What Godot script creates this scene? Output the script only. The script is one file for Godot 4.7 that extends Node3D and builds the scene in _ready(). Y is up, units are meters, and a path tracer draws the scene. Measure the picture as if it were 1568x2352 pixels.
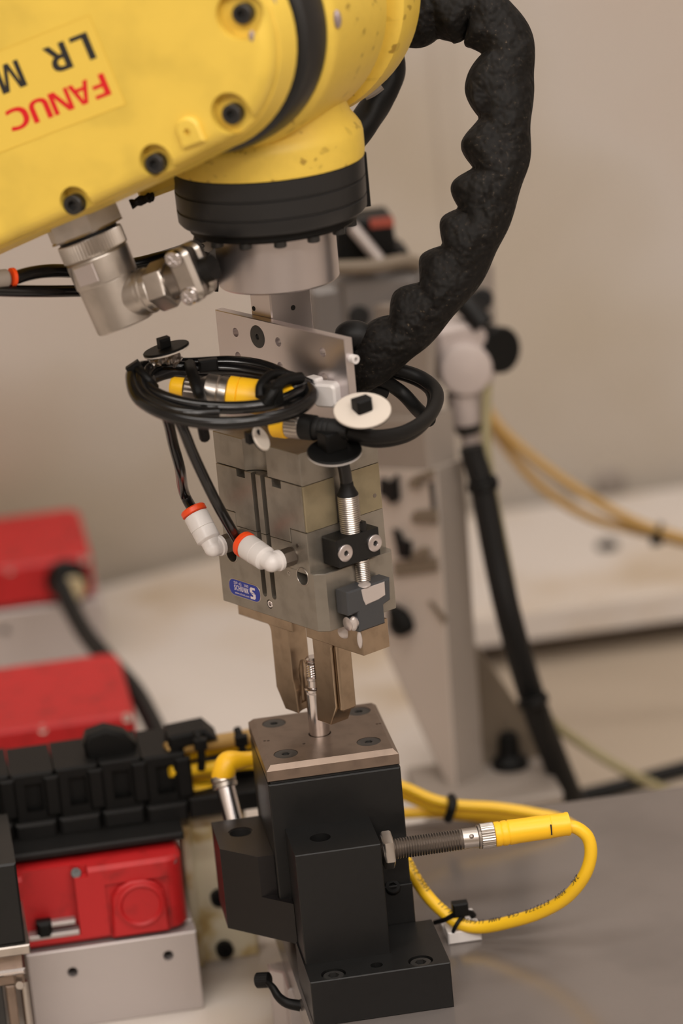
extends Node3D
# A robot wrist with a two-finger gripper over a black fixture, in a beige machine cell.
# Lengths are millimetres until a mesh is committed; y = -173 mm is the top of the grey plate.

const TX := -14.72
const TZ := 0.594
const FLOOR_Y := -215.0
const IMG := Vector2(1568, 2352)
const FOCAL := 8335.0
const DIST := 1344.0
const PITCH := 17.61
const ROLL := 5.28

var cam_basis: Basis
var cam_at: Vector3
var FW := Transform3D()
var FG := Transform3D(Basis(Vector3.UP, deg_to_rad(-52.3)), Vector3(TX, 0, TZ))
var FB := Transform3D(Basis(Vector3.UP, deg_to_rad(7.1)), Vector3(TX, 0, TZ))
var FC := Transform3D(Basis(Vector3.UP, deg_to_rad(-50.0)), Vector3(TX, 0, TZ))
var FA: Transform3D
var M := {}
var bases := {}
var taken := {}
var rng := RandomNumberGenerator.new()

# ------------------------------------------------------------------ mesh building
class Sh:
	var v := PackedVector3Array()
	func tri(a: Vector3, b: Vector3, c: Vector3) -> void:
		v.append(a); v.append(b); v.append(c)
	func quad(a: Vector3, b: Vector3, c: Vector3, d: Vector3) -> void:
		tri(a, b, c); tri(a, c, d)
	func put(o: Sh, xf := Transform3D()) -> Sh:
		v.append_array(xf * o.v)
		return self
	func moved(xf: Transform3D) -> Sh:
		var s := Sh.new()
		s.v = xf * v
		return s

# how a tube swells along its length t and round its angle a
class Form:
	var kind: int
	var centre := Vector3.ZERO
	func _init(k: int) -> void:
		kind = k
	func factor(tt: float, a: float, d: Vector3, c: Vector3) -> float:
		match kind:
			1: return 1.0 + tt * 1.1
			2: return 1.0 + 0.25 * sin(a * 3.0 + tt * 17.0)
			3: return 0.72 + 0.5 * smoothstep(0.0, 0.4, tt) + 0.05 * sin(a * 2.0 + 1.0)
			4: return 0.7 + 0.5 * absf(sin(tt * 9.0 + a))
			5: return 0.7 + 0.6 * sin(tt * PI * 0.8 + 0.3)
			6: return 0.9 + 0.12 * sin(tt * PI) + 0.04 * sin(a * 3.0 + tt * 30.0)
			7: return 1.02 - 0.35 * smoothstep(0.35, 0.7, tt)
			8: return 0.95 + 0.16 * tt
			9:
				var inn := d.dot((centre - c).normalized())
				var saw := absf(sin((tt * 11.6 + 0.4 * sin(tt * 9.0) + 0.14 * sin(a)) * PI))
				var g := 1.0 + 0.02 * sin(a * 3.0 + tt * 40.0) + 0.035 * sin(a * 2.0 - tt * 63.0)
				g += (0.42 * (saw - 0.66)) * clampf(inn + 0.25, 0.0, 1.15)
				return g * (0.86 + 0.24 * sin(clampf(tt * 1.06, 0, 1) * PI) - 0.14 * smoothstep(0.88, 1.0, tt))
		return 1.0

func area(p: PackedVector2Array) -> float:
	var a := 0.0
	for i in p.size():
		a += p[i].cross(p[(i + 1) % p.size()])
	return a * 0.5

func ccw(p: PackedVector2Array) -> PackedVector2Array:
	if area(p) < 0.0:
		p = p.duplicate()
		p.reverse()
	return p

func inset(p: PackedVector2Array, d: float) -> PackedVector2Array:
	var o := PackedVector2Array()
	var n := p.size()
	for i in n:
		var e0 := (p[i] - p[(i + n - 1) % n]).normalized()
		var e1 := (p[(i + 1) % n] - p[i]).normalized()
		var n0 := Vector2(-e0.y, e0.x)
		var n1 := Vector2(-e1.y, e1.x)
		var k := maxf(0.35, 1.0 + n0.dot(n1))
		o.append(p[i] + (n0 + n1) * d / k)
	return o

# polygon in xy drawn out along z; rings are (z, inset) from back to front
func prism_rings(poly: PackedVector2Array, rings: Array) -> Sh:
	var s := Sh.new()
	poly = ccw(poly)
	var n := poly.size()
	var last := PackedVector2Array()
	for k in rings.size():
		var p := inset(poly, rings[k][1]) if rings[k][1] != 0.0 else poly
		var z: float = rings[k][0]
		if k > 0:
			var z0: float = rings[k - 1][0]
			for i in n:
				var j := (i + 1) % n
				s.quad(Vector3(last[i].x, last[i].y, z0), Vector3(last[j].x, last[j].y, z0), Vector3(p[j].x, p[j].y, z), Vector3(p[i].x, p[i].y, z))
		if k == 0 or k == rings.size() - 1:
			var t := Geometry2D.triangulate_polygon(p)
			for i in range(0, t.size(), 3):
				var a := p[t[i]]; var b := p[t[i + 1]]; var c := p[t[i + 2]]
				var up := (b - a).cross(c - a) > 0.0
				if up == (k == 0):
					var q := b; b = c; c = q
				s.tri(Vector3(a.x, a.y, z), Vector3(b.x, b.y, z), Vector3(c.x, c.y, z))
		last = p
	return s

func prism(poly: PackedVector2Array, z0: float, z1: float, bev := 0.3) -> Sh:
	if bev <= 0.0:
		return prism_rings(poly, [[z0, 0.0], [z1, 0.0]])
	return prism_rings(poly, [[z0, bev], [z0 + bev, 0.0], [z1 - bev, 0.0], [z1, bev]])

# polygon given as (x, z) drawn out along y
func column(poly: PackedVector2Array, y0: float, y1: float, bev := 0.3) -> Sh:
	var p := PackedVector2Array()
	for q in poly:
		p.append(Vector2(q.x, -q.y))
	return prism(p, y0, y1, bev).moved(Transform3D(Basis(Vector3.RIGHT, Vector3(0, 0, -1), Vector3(0, 1, 0)), Vector3.ZERO))

func rect(x0: float, y0: float, x1: float, y1: float, r := 0.0, n := 5) -> PackedVector2Array:
	if r <= 0.0:
		return PackedVector2Array([Vector2(x0, y0), Vector2(x1, y0), Vector2(x1, y1), Vector2(x0, y1)])
	var p := PackedVector2Array()
	for c in [[x1 - r, y0 + r, -PI / 2], [x1 - r, y1 - r, 0.0], [x0 + r, y1 - r, PI / 2], [x0 + r, y0 + r, PI]]:
		for i in n + 1:
			var a: float = c[2] + PI / 2 * i / n
			p.append(Vector2(c[0] + r * cos(a), c[1] + r * sin(a)))
	return p

func disc(r: float, n := 24, at2 := Vector2.ZERO) -> PackedVector2Array:
	var p := PackedVector2Array()
	for i in n:
		p.append(at2 + Vector2(cos(TAU * i / n), sin(TAU * i / n)) * r)
	return p

func box(x0: float, y0: float, z0: float, x1: float, y1: float, z1: float, bev := 0.4) -> Sh:
	return prism(rect(x0, y0, x1, y1), z0, z1, bev)

# profile points are (radius, height, kind): kind 1 = hexagonal, 2 = knurled, 0 = round
func lathe(prof: Array, segs := 32, xf := Transform3D()) -> Sh:
	var s := Sh.new()
	var rows := []
	for q in prof:
		var row := PackedVector3Array()
		var kind: float = q[2] if q.size() > 2 else 0.0
		for i in segs:
			var a := TAU * i / segs
			var r: float = q[0]
			if kind == 1.0:
				r *= cos(PI / 6) / cos(fposmod(a, PI / 3) - PI / 6)
			elif kind == 2.0:
				r *= 1.0 if i % 2 == 0 else 0.955
			row.append(Vector3(r * cos(a), q[1], -r * sin(a)))
		rows.append(row)
	for k in rows.size() - 1:
		for i in segs:
			var j := (i + 1) % segs
			s.quad(rows[k][i], rows[k][j], rows[k + 1][j], rows[k + 1][i])
	var ends := [0, rows.size() - 1]
	for e in 2:
		var row: PackedVector3Array = rows[ends[e]]
		if absf(prof[ends[e]][0]) > 0.001:
			var c := Vector3(0, prof[ends[e]][1], 0)
			for i in segs:
				var j := (i + 1) % segs
				if e == 0:
					s.tri(c, row[j], row[i])
				else:
					s.tri(c, row[i], row[j])
	return s.moved(xf) if xf != Transform3D() else s

func ball(r: float, at3: Vector3, sc := Vector3.ONE) -> Sh:
	var prof := []
	for i in 11:
		var a := -PI / 2 + PI * i / 10
		prof.append([maxf(r * cos(a), 0.0005), r * sin(a)])
	return lathe(prof, 20, Transform3D(Basis.from_scale(sc), at3))

# y axis along d
func along(d: Vector3, at3: Vector3, hint := Vector3(0.13, 0.21, 0.97)) -> Transform3D:
	var y := d.normalized()
	if absf(y.dot(hint)) > 0.95:
		hint = Vector3(0.9, 0.3, 0.1)
	var x := y.cross(hint).normalized()
	return Transform3D(Basis(x, y, x.cross(y)), at3)

func smooth_path(p: Array, sub := 8, closed := false) -> PackedVector3Array:
	var o := PackedVector3Array()
	var n := p.size()
	var last := n if closed else n - 1
	for i in last:
		var a: Vector3 = p[(i + n - 1) % n] if closed else p[maxi(i - 1, 0)]
		var b: Vector3 = p[i]
		var c: Vector3 = p[(i + 1) % n]
		var d: Vector3 = p[(i + 2) % n] if closed else p[mini(i + 2, n - 1)]
		for k in sub:
			o.append(b.cubic_interpolate(c, a, d, float(k) / sub))
	if not closed:
		o.append(p[n - 1])
	return o

# a tube along a path; shape(t, angle) gives a factor on the radius
func tube(path: PackedVector3Array, r: float, segs := 12, closed := false, shape: Form = null) -> Sh:
	var s := Sh.new()
	var n := path.size()
	var rows := []
	var side := Vector3.ZERO
	for i in n:
		var t := (path[(i + 1) % n] - path[(i + n - 1) % n]) if closed else (path[mini(i + 1, n - 1)] - path[maxi(i - 1, 0)])
		t = t.normalized()
		if i == 0:
			side = t.cross(Vector3(0.21, 0.95, 0.13)).normalized()
		side = (side - t * side.dot(t)).normalized()
		var other := t.cross(side)
		var row := PackedVector3Array()
		for k in segs:
			var a := TAU * k / segs
			var f := 1.0
			if shape:
				f = shape.factor(float(i) / (n - 1), a, side * cos(a) + other * sin(a), path[i])
			row.append(path[i] + (side * cos(a) + other * sin(a)) * r * f)
		rows.append(row)
	for i in (n if closed else n - 1):
		var A: PackedVector3Array = rows[i]
		var B2: PackedVector3Array = rows[(i + 1) % n]
		for k in segs:
			var j := (k + 1) % segs
			s.quad(A[k], A[j], B2[j], B2[k])
	if not closed:
		for k in segs:
			var j := (k + 1) % segs
			s.tri(path[0], rows[0][j], rows[0][k])
			s.tri(path[n - 1], rows[n - 1][k], rows[n - 1][j])
	return s

func ring(r: float, thick: float, xf: Transform3D, segs := 40) -> Sh:
	var p := PackedVector3Array()
	for i in segs:
		var a := TAU * i / segs
		p.append(Vector3(r * cos(a), 0, r * sin(a)))
	return tube(xf * p, thick, 10, true)

# mesh with normals that stay sharp at corners over 38 degrees
func to_mesh(s: Sh, xf: Transform3D, limit := 38.0) -> ArrayMesh:
	var v := xf * s.v
	var n := v.size()
	var fn := PackedVector3Array()
	var at := {}
	var ids := PackedInt32Array()
	ids.resize(n)
	var faces := []
	for i in range(0, n, 3):
		fn.append((v[i + 1] - v[i]).cross(v[i + 2] - v[i]))
		for k in 3:
			var key := Vector3i((v[i + k] * 200000.0).round())
			var id: int = at.get(key, -1)
			if id < 0:
				id = faces.size()
				at[key] = id
				faces.append([])
			ids[i + k] = id
			faces[id].append(i / 3)
	var c := cos(deg_to_rad(limit))
	var unit := PackedVector3Array()
	for f in fn:
		unit.append(f.normalized())
	var pos := PackedVector3Array()
	var nor := PackedVector3Array()
	for i in range(0, n, 3):
		var me := unit[i / 3]
		if me == Vector3.ZERO:
			continue
		for k in [0, 2, 1]:
			var sum := Vector3.ZERO
			for f in faces[ids[i + k]]:
				if unit[f].dot(me) > c:
					sum += fn[f]
			pos.append(v[i + k])
			nor.append(sum.normalized() if sum != Vector3.ZERO else me)
	var arr := []
	arr.resize(Mesh.ARRAY_MAX)
	arr[Mesh.ARRAY_VERTEX] = pos
	arr[Mesh.ARRAY_NORMAL] = nor
	var m := ArrayMesh.new()
	if pos.size():
		m.add_surface_from_arrays(Mesh.PRIMITIVE_TRIANGLES, arr)
	return m

func raw_mesh(s: Sh) -> ArrayMesh:
	var st := SurfaceTool.new()
	st.begin(Mesh.PRIMITIVE_TRIANGLES)
	for i in range(0, s.v.size(), 3):
		for k in [0, 2, 1]:
			st.add_vertex(s.v[i + k])
	st.index()
	return st.commit()

# solid minus solids (millimetres)
func carve(a: Sh, cuts: Array) -> Sh:
	var root := CSGCombiner3D.new()
	root.name = "carving"
	add_child(root)
	var first := CSGMesh3D.new()
	first.mesh = raw_mesh(a)
	root.add_child(first)
	for c in cuts:
		var m := CSGMesh3D.new()
		m.operation = CSGShape3D.OPERATION_SUBTRACTION
		m.mesh = raw_mesh(c)
		root.add_child(m)
	await get_tree().process_frame
	var got := root.get_meshes()
	var s := Sh.new()
	if got.size() > 1:
		var mesh: ArrayMesh = got[1]
		for k in mesh.get_surface_count():
			var arr := mesh.surface_get_arrays(k)
			var vs: PackedVector3Array = arr[Mesh.ARRAY_VERTEX]
			var ix = arr[Mesh.ARRAY_INDEX]
			var order: PackedInt32Array = ix if ix != null else PackedInt32Array(range(vs.size()))
			for i in range(0, order.size(), 3):
				s.tri(vs[order[i]], vs[order[i + 2]], vs[order[i + 1]])
	remove_child(root)
	root.free()
	return s

# ------------------------------------------------------------------ placing
func world(p: Vector3) -> Vector3:
	return Vector3(p.x, p.y + 173.0, p.z) * 0.001 + Vector3(0, 0.9, 0)

func numbered(called: String) -> String:
	var k: int = taken.get(called, 0)
	taken[called] = k + 1
	return called if k == 0 else "%s_%03d" % [called, k]

func thing(called: String, label: String, category: String, frame: Transform3D, base: Vector3, group := "") -> Node3D:
	var o := Node3D.new()
	o.name = numbered(called)
	add_child(o, true)
	var t := Transform3D(frame.basis, frame * base)
	o.transform = Transform3D(frame.basis, world(t.origin))
	bases[o] = t
	o.set_meta("label", label)
	o.set_meta("category", category)
	if group:
		o.set_meta("group", group)
	return o

# s is in `frame` millimetres; the part hangs under `under` (a thing, or a part of one)
func part(under: Node3D, called: String, s: Sh, mat: Material, frame: Transform3D, label := "", limit := 38.0) -> MeshInstance3D:
	var rel: Transform3D = bases[under].affine_inverse() * frame
	var m := MeshInstance3D.new()
	m.name = called
	m.mesh = to_mesh(s, Transform3D(rel.basis.scaled(Vector3.ONE * 0.001), rel.origin * 0.001), limit)
	m.material_override = null
	if m.mesh.get_surface_count():
		m.mesh.surface_set_material(0, mat)
	under.add_child(m, true)
	bases[m] = bases[under]
	if label:
		m.set_meta("label", label)
	return m

func structure(called: String, s: Sh, mat: Material, frame: Transform3D) -> Node3D:
	var m := MeshInstance3D.new()
	m.name = called
	var rel := Transform3D(frame.basis.scaled(Vector3.ONE * 0.001), world(frame.origin))
	m.mesh = to_mesh(s, rel)
	m.mesh.surface_set_material(0, mat)
	m.set_meta("kind", "structure")
	add_child(m, true)
	bases[m] = Transform3D(Basis(), Vector3(0, -1073, 0))
	return m

# a point in space (mm) at a distance along the lens axis
func at(px: float, py: float, d: float) -> Vector3:
	return cam_at + cam_basis * Vector3((px - IMG.x / 2) / FOCAL, (IMG.y / 2 - py) / FOCAL, -1.0) * d

func pts(list: Array) -> Array:
	var o := []
	for q in list:
		o.append(at(q[0], q[1], q[2]))
	return o

# where the sight line meets the level y
func on_y(px: float, py: float, y: float) -> Vector3:
	var d := at(px, py, 1.0) - cam_at
	return cam_at + d * ((y - cam_at.y) / d.y)

# where the sight line meets the plane z = `z` of a frame
func on_z(f: Transform3D, z: float, px: float, py: float) -> Vector2:
	var inv := f.affine_inverse()
	var o := inv * cam_at
	var d := inv.basis * (at(px, py, 1.0) - cam_at)
	var p := o + d * ((z - o.z) / d.z)
	return Vector2(p.x, p.y)

func outline(f: Transform3D, z: float, list: Array) -> PackedVector2Array:
	var p := PackedVector2Array()
	for q in list:
		p.append(on_z(f, z, q[0], q[1]))
	return p

# ------------------------------------------------------------------ materials
func mat(called: String, c: Color, rough := 0.5, metal := 0.0, spec := 0.5) -> StandardMaterial3D:
	var m := StandardMaterial3D.new()
	m.resource_name = called
	m.albedo_color = c
	m.roughness = rough
	m.metallic = metal
	m.metallic_specular = spec
	M[called] = m
	return m

func noise(sd: int, freq: float, ramp: Array, size := 512, oct := 4, kind := FastNoiseLite.TYPE_SIMPLEX_SMOOTH) -> NoiseTexture2D:
	var f := FastNoiseLite.new()
	f.seed = sd
	f.noise_type = kind
	f.frequency = freq
	f.fractal_octaves = oct
	var t := NoiseTexture2D.new()
	t.width = size
	t.height = size
	t.seamless = true
	t.noise = f
	if ramp.size():
		var g := Gradient.new()
		var off := PackedFloat32Array()
		var col := PackedColorArray()
		for r in ramp:
			off.append(r[0]); col.append(r[1])
		g.offsets = off
		g.colors = col
		t.color_ramp = g
	return t

func skin(m: StandardMaterial3D, tex: Texture2D, scale: float) -> void:
	m.albedo_texture = tex
	m.uv1_triplanar = true
	m.uv1_scale = Vector3.ONE * scale

func grey(x: float) -> Color:
	return Color(x, x, x)

func make_materials() -> void:
	var soft := noise(3, 0.006, [[0.0, grey(0.88)], [0.5, grey(0.97)], [1.0, grey(1.0)]])
	var grime := noise(5, 0.02, [[0.0, Color(0.72, 0.66, 0.58)], [0.25, Color(0.93, 0.91, 0.88)], [0.45, grey(1.0)], [1.0, grey(1.0)]], 512, 5)
	var chips := noise(31, 0.022, [[0.0, Color(0.55, 0.5, 0.42)], [0.13, Color(0.62, 0.56, 0.46)], [0.17, grey(0.97)], [0.5, grey(1.0)], [1.0, grey(0.97)]], 512, 3)
	var crease := noise(33, 0.012, [], 512, 3)
	var scuff := noise(8, 0.03, [[0.0, grey(0.88)], [0.5, grey(1.0)], [1.0, grey(0.95)]], 512, 5)
	var fleck := noise(11, 0.06, [[0.0, Color(0.07, 0.067, 0.064)], [0.55, Color(0.1, 0.092, 0.086)], [0.68, Color(0.12, 0.106, 0.096)], [0.78, Color(0.17, 0.15, 0.13)], [0.86, Color(0.36, 0.32, 0.27)], [1.0, Color(0.55, 0.48, 0.4)]], 512, 4)
	skin(mat("yellow_paint", Color(0.925, 0.79, 0.33), 0.42), soft, 9.0)
	skin(mat("yellow_dirty", Color(0.9, 0.765, 0.31), 0.5), chips, 9.0)
	mat("black_paint", Color(0.11, 0.108, 0.109), 0.42)
	skin(mat("anodized", Color(0.08, 0.079, 0.078), 0.4, 0.0, 0.4), scuff, 12.0)
	skin(mat("anodized_deep", Color(0.072, 0.06, 0.06), 0.36, 0.0, 0.4), scuff, 12.0)
	mat("black_steel", Color(0.19, 0.185, 0.18), 0.35, 0.35)
	mat("hole_dark", Color(0.05, 0.05, 0.05), 0.7)
	mat("aluminium", Color(0.83, 0.80, 0.80), 0.33, 0.95)
	mat("aluminium_matte", Color(0.74, 0.71, 0.70), 0.5, 0.75)
	skin(mat("nickel", Color(0.61, 0.585, 0.545), 0.4, 0.8), soft, 25.0)
	skin(mat("nickel_cover", Color(0.63, 0.585, 0.48), 0.5, 0.7), soft, 25.0)
	skin(mat("plated", Color(0.74, 0.71, 0.68), 0.32, 0.97), soft, 22.0)
	skin(mat("bronze", Color(0.67, 0.595, 0.51), 0.3, 1.0), soft, 34.0)
	skin(mat("tool_steel", Color(0.54, 0.475, 0.425), 0.36, 0.85), soft, 30.0)
	mat("chrome", Color(0.86, 0.84, 0.84), 0.14, 1.0)
	mat("steel", Color(0.70, 0.67, 0.64), 0.3, 1.0)
	mat("steel_dark", Color(0.52, 0.49, 0.465), 0.33, 0.95)
	skin(mat("wrap", Color(0.86, 0.85, 0.83), 0.66, 0.0, 0.3), fleck, 16.0)
	M.wrap.heightmap_enabled = true
	M.wrap.heightmap_texture = crease
	M.wrap.heightmap_scale = 0.26
	mat("rubber", Color(0.075, 0.072, 0.07), 0.52, 0.0, 0.35)
	mat("cable_black", Color(0.12, 0.115, 0.115), 0.3)
	mat("tube_black", Color(0.05, 0.05, 0.052), 0.2)
	mat("plastic_black", Color(0.04, 0.039, 0.037), 0.5, 0.0, 0.32)
	mat("white_plastic", Color(0.84, 0.82, 0.81), 0.35)
	mat("tag_white", Color(0.78, 0.74, 0.695), 0.5)
	mat("orange_plastic", Color(0.93, 0.3, 0.09), 0.4)
	mat("yellow_plastic", Color(0.96, 0.74, 0.1), 0.42)
	mat("yellow_cable", Color(0.93, 0.74, 0.13), 0.4)
	mat("ochre_cable", Color(0.66, 0.52, 0.28), 0.55)
	mat("beige_cable", Color(0.55, 0.51, 0.38), 0.6)
	mat("ink_black", Color(0.13, 0.125, 0.12), 0.6)
	mat("ink_red", Color(0.84, 0.07, 0.1), 0.55)
	mat("decal", Color(0.905, 0.77, 0.32), 0.42)
	mat("decal_edge", Color(0.85, 0.70, 0.25), 0.5)
	mat("badge_blue", Color(0.03, 0.16, 0.58), 0.35)
	mat("badge_white", Color(0.86, 0.82, 0.84), 0.5)
	mat("glue", Color(0.72, 0.68, 0.66), 0.2, 0.2)
	mat("target_grey", Color(0.23, 0.235, 0.245), 0.4)
	mat("paint_chip", Color(0.62, 0.56, 0.56), 0.4, 0.4)
	skin(mat("red_paint", Color(0.69, 0.085, 0.10), 0.5), grime, 6.0)
	skin(mat("cell_paint", Color(0.70, 0.667, 0.635), 0.6), noise(21, 0.004, [[0.0, Color(0.9, 0.87, 0.8)], [0.5, grey(1.0)], [1.0, Color(1.0, 0.97, 0.95)]]), 1.2)
	skin(mat("floor_paint", Color(0.775, 0.74, 0.71), 0.45), noise(23, 0.006, [[0.0, Color(0.86, 0.8, 0.7)], [0.35, Color(0.97, 0.95, 0.92)], [0.6, grey(1.0)], [1.0, grey(1.0)]]), 2.0)
	mat("stand_lit_face", Color(0.74, 0.695, 0.66), 0.55)  # stand grey made paler to carry the light on one face
	mat("stand_grey", Color(0.46, 0.44, 0.43), 0.4, 0.3)
	mat("bay_shade_tan", Color(0.62, 0.565, 0.5), 0.6)  # tan that puts the shade over the bay floor into the colour
	skin(mat("cream_paint", Color(0.80, 0.76, 0.66), 0.55), noise(27, 0.01, [[0.0, Color(0.72, 0.6, 0.35)], [0.3, Color(0.92, 0.87, 0.75)], [0.5, grey(1.0)], [1.0, grey(1.0)]]), 9.0)
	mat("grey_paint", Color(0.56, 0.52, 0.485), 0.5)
	mat("grey_brown_paint", Color(0.45, 0.4, 0.34), 0.6)  # darker grey-brown shared by the gusset, clips and bars
	skin(mat("plate_grey", Color(0.51, 0.48, 0.465), 0.2, 0.4), soft, 3.0)
	mat("ceiling_white", Color(0.85, 0.83, 0.8), 0.8)
	mat("concrete", Color(0.5, 0.48, 0.45), 0.8)
	mat("cap_pink", Color(0.70, 0.65, 0.63), 0.5)
	mat("label_red", Color(0.6, 0.27, 0.21), 0.6)
	var lamp := mat("lamp_face", Color(1, 1, 1), 0.6)
	lamp.emission_enabled = true
	lamp.emission = Color(1.0, 0.975, 0.95)
	lamp.emission_energy_multiplier = 2.5

# lettering: glyphs as thin solids in the xy plane, x to the right, height = cap height in mm
func letters(text: String, cap: float, depth := 0.06, bold := true, centred := false) -> Sh:
	var t := TextMesh.new()
	var f := SystemFont.new()
	f.font_names = PackedStringArray(["Droid Sans"])
	f.font_weight = 700 if bold else 400
	t.font = f
	t.font_size = 64
	t.pixel_size = cap / (64.0 * 0.714)
	t.depth = depth
	t.curve_step = 2.0
	t.text = text
	t.horizontal_alignment = HORIZONTAL_ALIGNMENT_CENTER if centred else HORIZONTAL_ALIGNMENT_LEFT
	var s := Sh.new()
	var arr := t.surface_get_arrays(0) if t.get_surface_count() else []
	if arr.size():
		var vs: PackedVector3Array = arr[Mesh.ARRAY_VERTEX]
		var ix = arr[Mesh.ARRAY_INDEX]
		var order: PackedInt32Array = ix if ix != null else PackedInt32Array(range(vs.size()))
		for i in range(0, order.size(), 3):
			s.tri(vs[order[i]], vs[order[i + 2]], vs[order[i + 1]])
	return s

func fit_width(s: Sh, width: float, cap := 0.0) -> Sh:   # left-bottom at the origin
	var lo := Vector3.INF
	var hi := -Vector3.INF
	for p in s.v:
		lo = lo.min(p); hi = hi.max(p)
	if s.v.is_empty():
		return s
	var k := width / (hi.x - lo.x)
	var ky := cap / (hi.y - lo.y) if cap > 0.0 else 1.0
	return s.moved(Transform3D(Basis.from_scale(Vector3(k, ky, 1)), Vector3(-lo.x * k, -lo.y * ky, 0)))

# socket head screw: base of the head at the origin, pointing along +y
func cap_screw(r: float, h: float) -> Sh:
	return lathe([[r, 0], [r, h - 0.35 * r * 0.3], [r * 0.9, h], [r * 0.6, h], [r * 0.54, h, 1], [r * 0.52, h * 0.4, 1], [0.001, h * 0.35]], 24)

func flat_screw(r: float, hex: float) -> Sh:
	return lathe([[r, -0.6], [r, -0.05], [r * 0.95, 0.06], [hex * 1.25, 0.06], [hex, -0.05, 1], [hex * 0.96, -1.2, 1], [0.001, -1.3]], 24)

func thread(r: float, y0: float, y1: float, pitch := 1.0, deep := 0.35) -> Array:
	var prof := []
	var y := y0
	while y < y1 - pitch * 0.5:
		prof.append([r - deep, y])
		prof.append([r, y + pitch * 0.5])
		y += pitch
	prof.append([r - deep, y1])
	return prof

# ------------------------------------------------------------------ the scene
func _ready() -> void:
	rng.seed = 7
	# camera
	var p := deg_to_rad(PITCH)
	var r := deg_to_rad(ROLL)
	var fwd := Vector3(0, -sin(p), -cos(p))
	var up := Vector3.RIGHT.cross(fwd)
	cam_basis = Basis(Vector3.RIGHT * cos(r) - up * sin(r), Vector3.RIGHT * sin(r) + up * cos(r), -fwd)
	cam_at = -fwd * DIST
	var cam := Camera3D.new()
	cam.name = "camera"
	var lens := CameraAttributesPhysical.new()
	lens.frustum_focal_length = FOCAL / IMG.y * 24.0
	lens.frustum_focus_distance = 1.338
	lens.exposure_aperture = FOCAL / IMG.y * 24.0 / 22.0
	lens.frustum_near = 0.05
	lens.frustum_far = 50.0
	cam.attributes = lens
	cam.fov = rad_to_deg(2.0 * atan(IMG.y / 2.0 / FOCAL))
	cam.transform = Transform3D(cam_basis, world(cam_at))
	add_child(cam)
	# surroundings and exposure
	var we := WorldEnvironment.new()
	we.name = "surroundings"
	var e := Environment.new()
	e.background_mode = Environment.BG_COLOR
	e.background_color = Color(0.05, 0.05, 0.05)
	e.tonemap_mode = Environment.TONE_MAPPER_LINEAR
	e.tonemap_exposure = 0.68
	e.sdfgi_enabled = true
	e.ssao_enabled = true
	e.ssil_enabled = true
	we.environment = e
	add_child(we)
	make_materials()
	# three ceiling fittings light the cell; two panels behind the camera are added fill
	FA = Transform3D(Basis(), Vector3(TX, 190, TZ))
	var t := deg_to_rad(24.0)
	var f := deg_to_rad(18.4)
	var h := Vector3(cos(t), 0, sin(t))
	FA.basis = Basis(h * cos(f) + Vector3.UP * sin(f), Vector3.UP * cos(f) - h * sin(f), Vector3(-sin(t), 0, cos(t)))
	ceiling_lamp(Vector3(-420, 1500, 420), 1.1, "long ceiling light panel nearest above the robot arm")
	ceiling_lamp(Vector3(720, 1500, 900), 1.0, "long ceiling light panel to the right of the camera")
	ceiling_lamp(Vector3(-760, 1500, 2050), 4.9, "added fill light panel far behind the camera, left one")
	ceiling_lamp(Vector3(640, 1500, 2050), 4.9, "added fill light panel far behind the camera, right one")
	ceiling_lamp(Vector3(300, 1500, -320), 0.9, "long ceiling light panel close to the back wall")
	build_room()
	await build_fixture()
	await build_robot()
	await build_tool()
	await build_gripper()
	await build_sensor()
	build_air_lines()
	build_coil()
	await build_elbow_connector()
	build_hoses()
	build_front_sensor()
	await build_red_switches()
	await build_left_side()
	build_stand()
	build_back_cables()

func ceiling_lamp(c: Vector3, power: float, label: String) -> void:
	var o := thing("ceiling_light", label, "ceiling light", FB, c, "ceiling light panels")
	var b := Transform3D(FB.basis, FB * c)
	part(o, "frame", box(-640, -10, -190, 640, 40, 190, 6), M.aluminium_matte, b)
	part(o, "diffuser", box(-610, -16, -160, 610, -8, 160, 2), M.lamp_face, b)
	var l := AreaLight3D.new()
	l.name = "panel_light"
	l.area_size = Vector2(1.2, 0.3)
	l.light_energy = power
	l.light_color = Color(1.0, 0.975, 0.95)
	l.area_range = 8.0
	l.shadow_enabled = true
	l.transform = Transform3D(Basis(Vector3.RIGHT, -PI / 2), Vector3(0, -0.022, 0))
	o.add_child(l)

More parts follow.
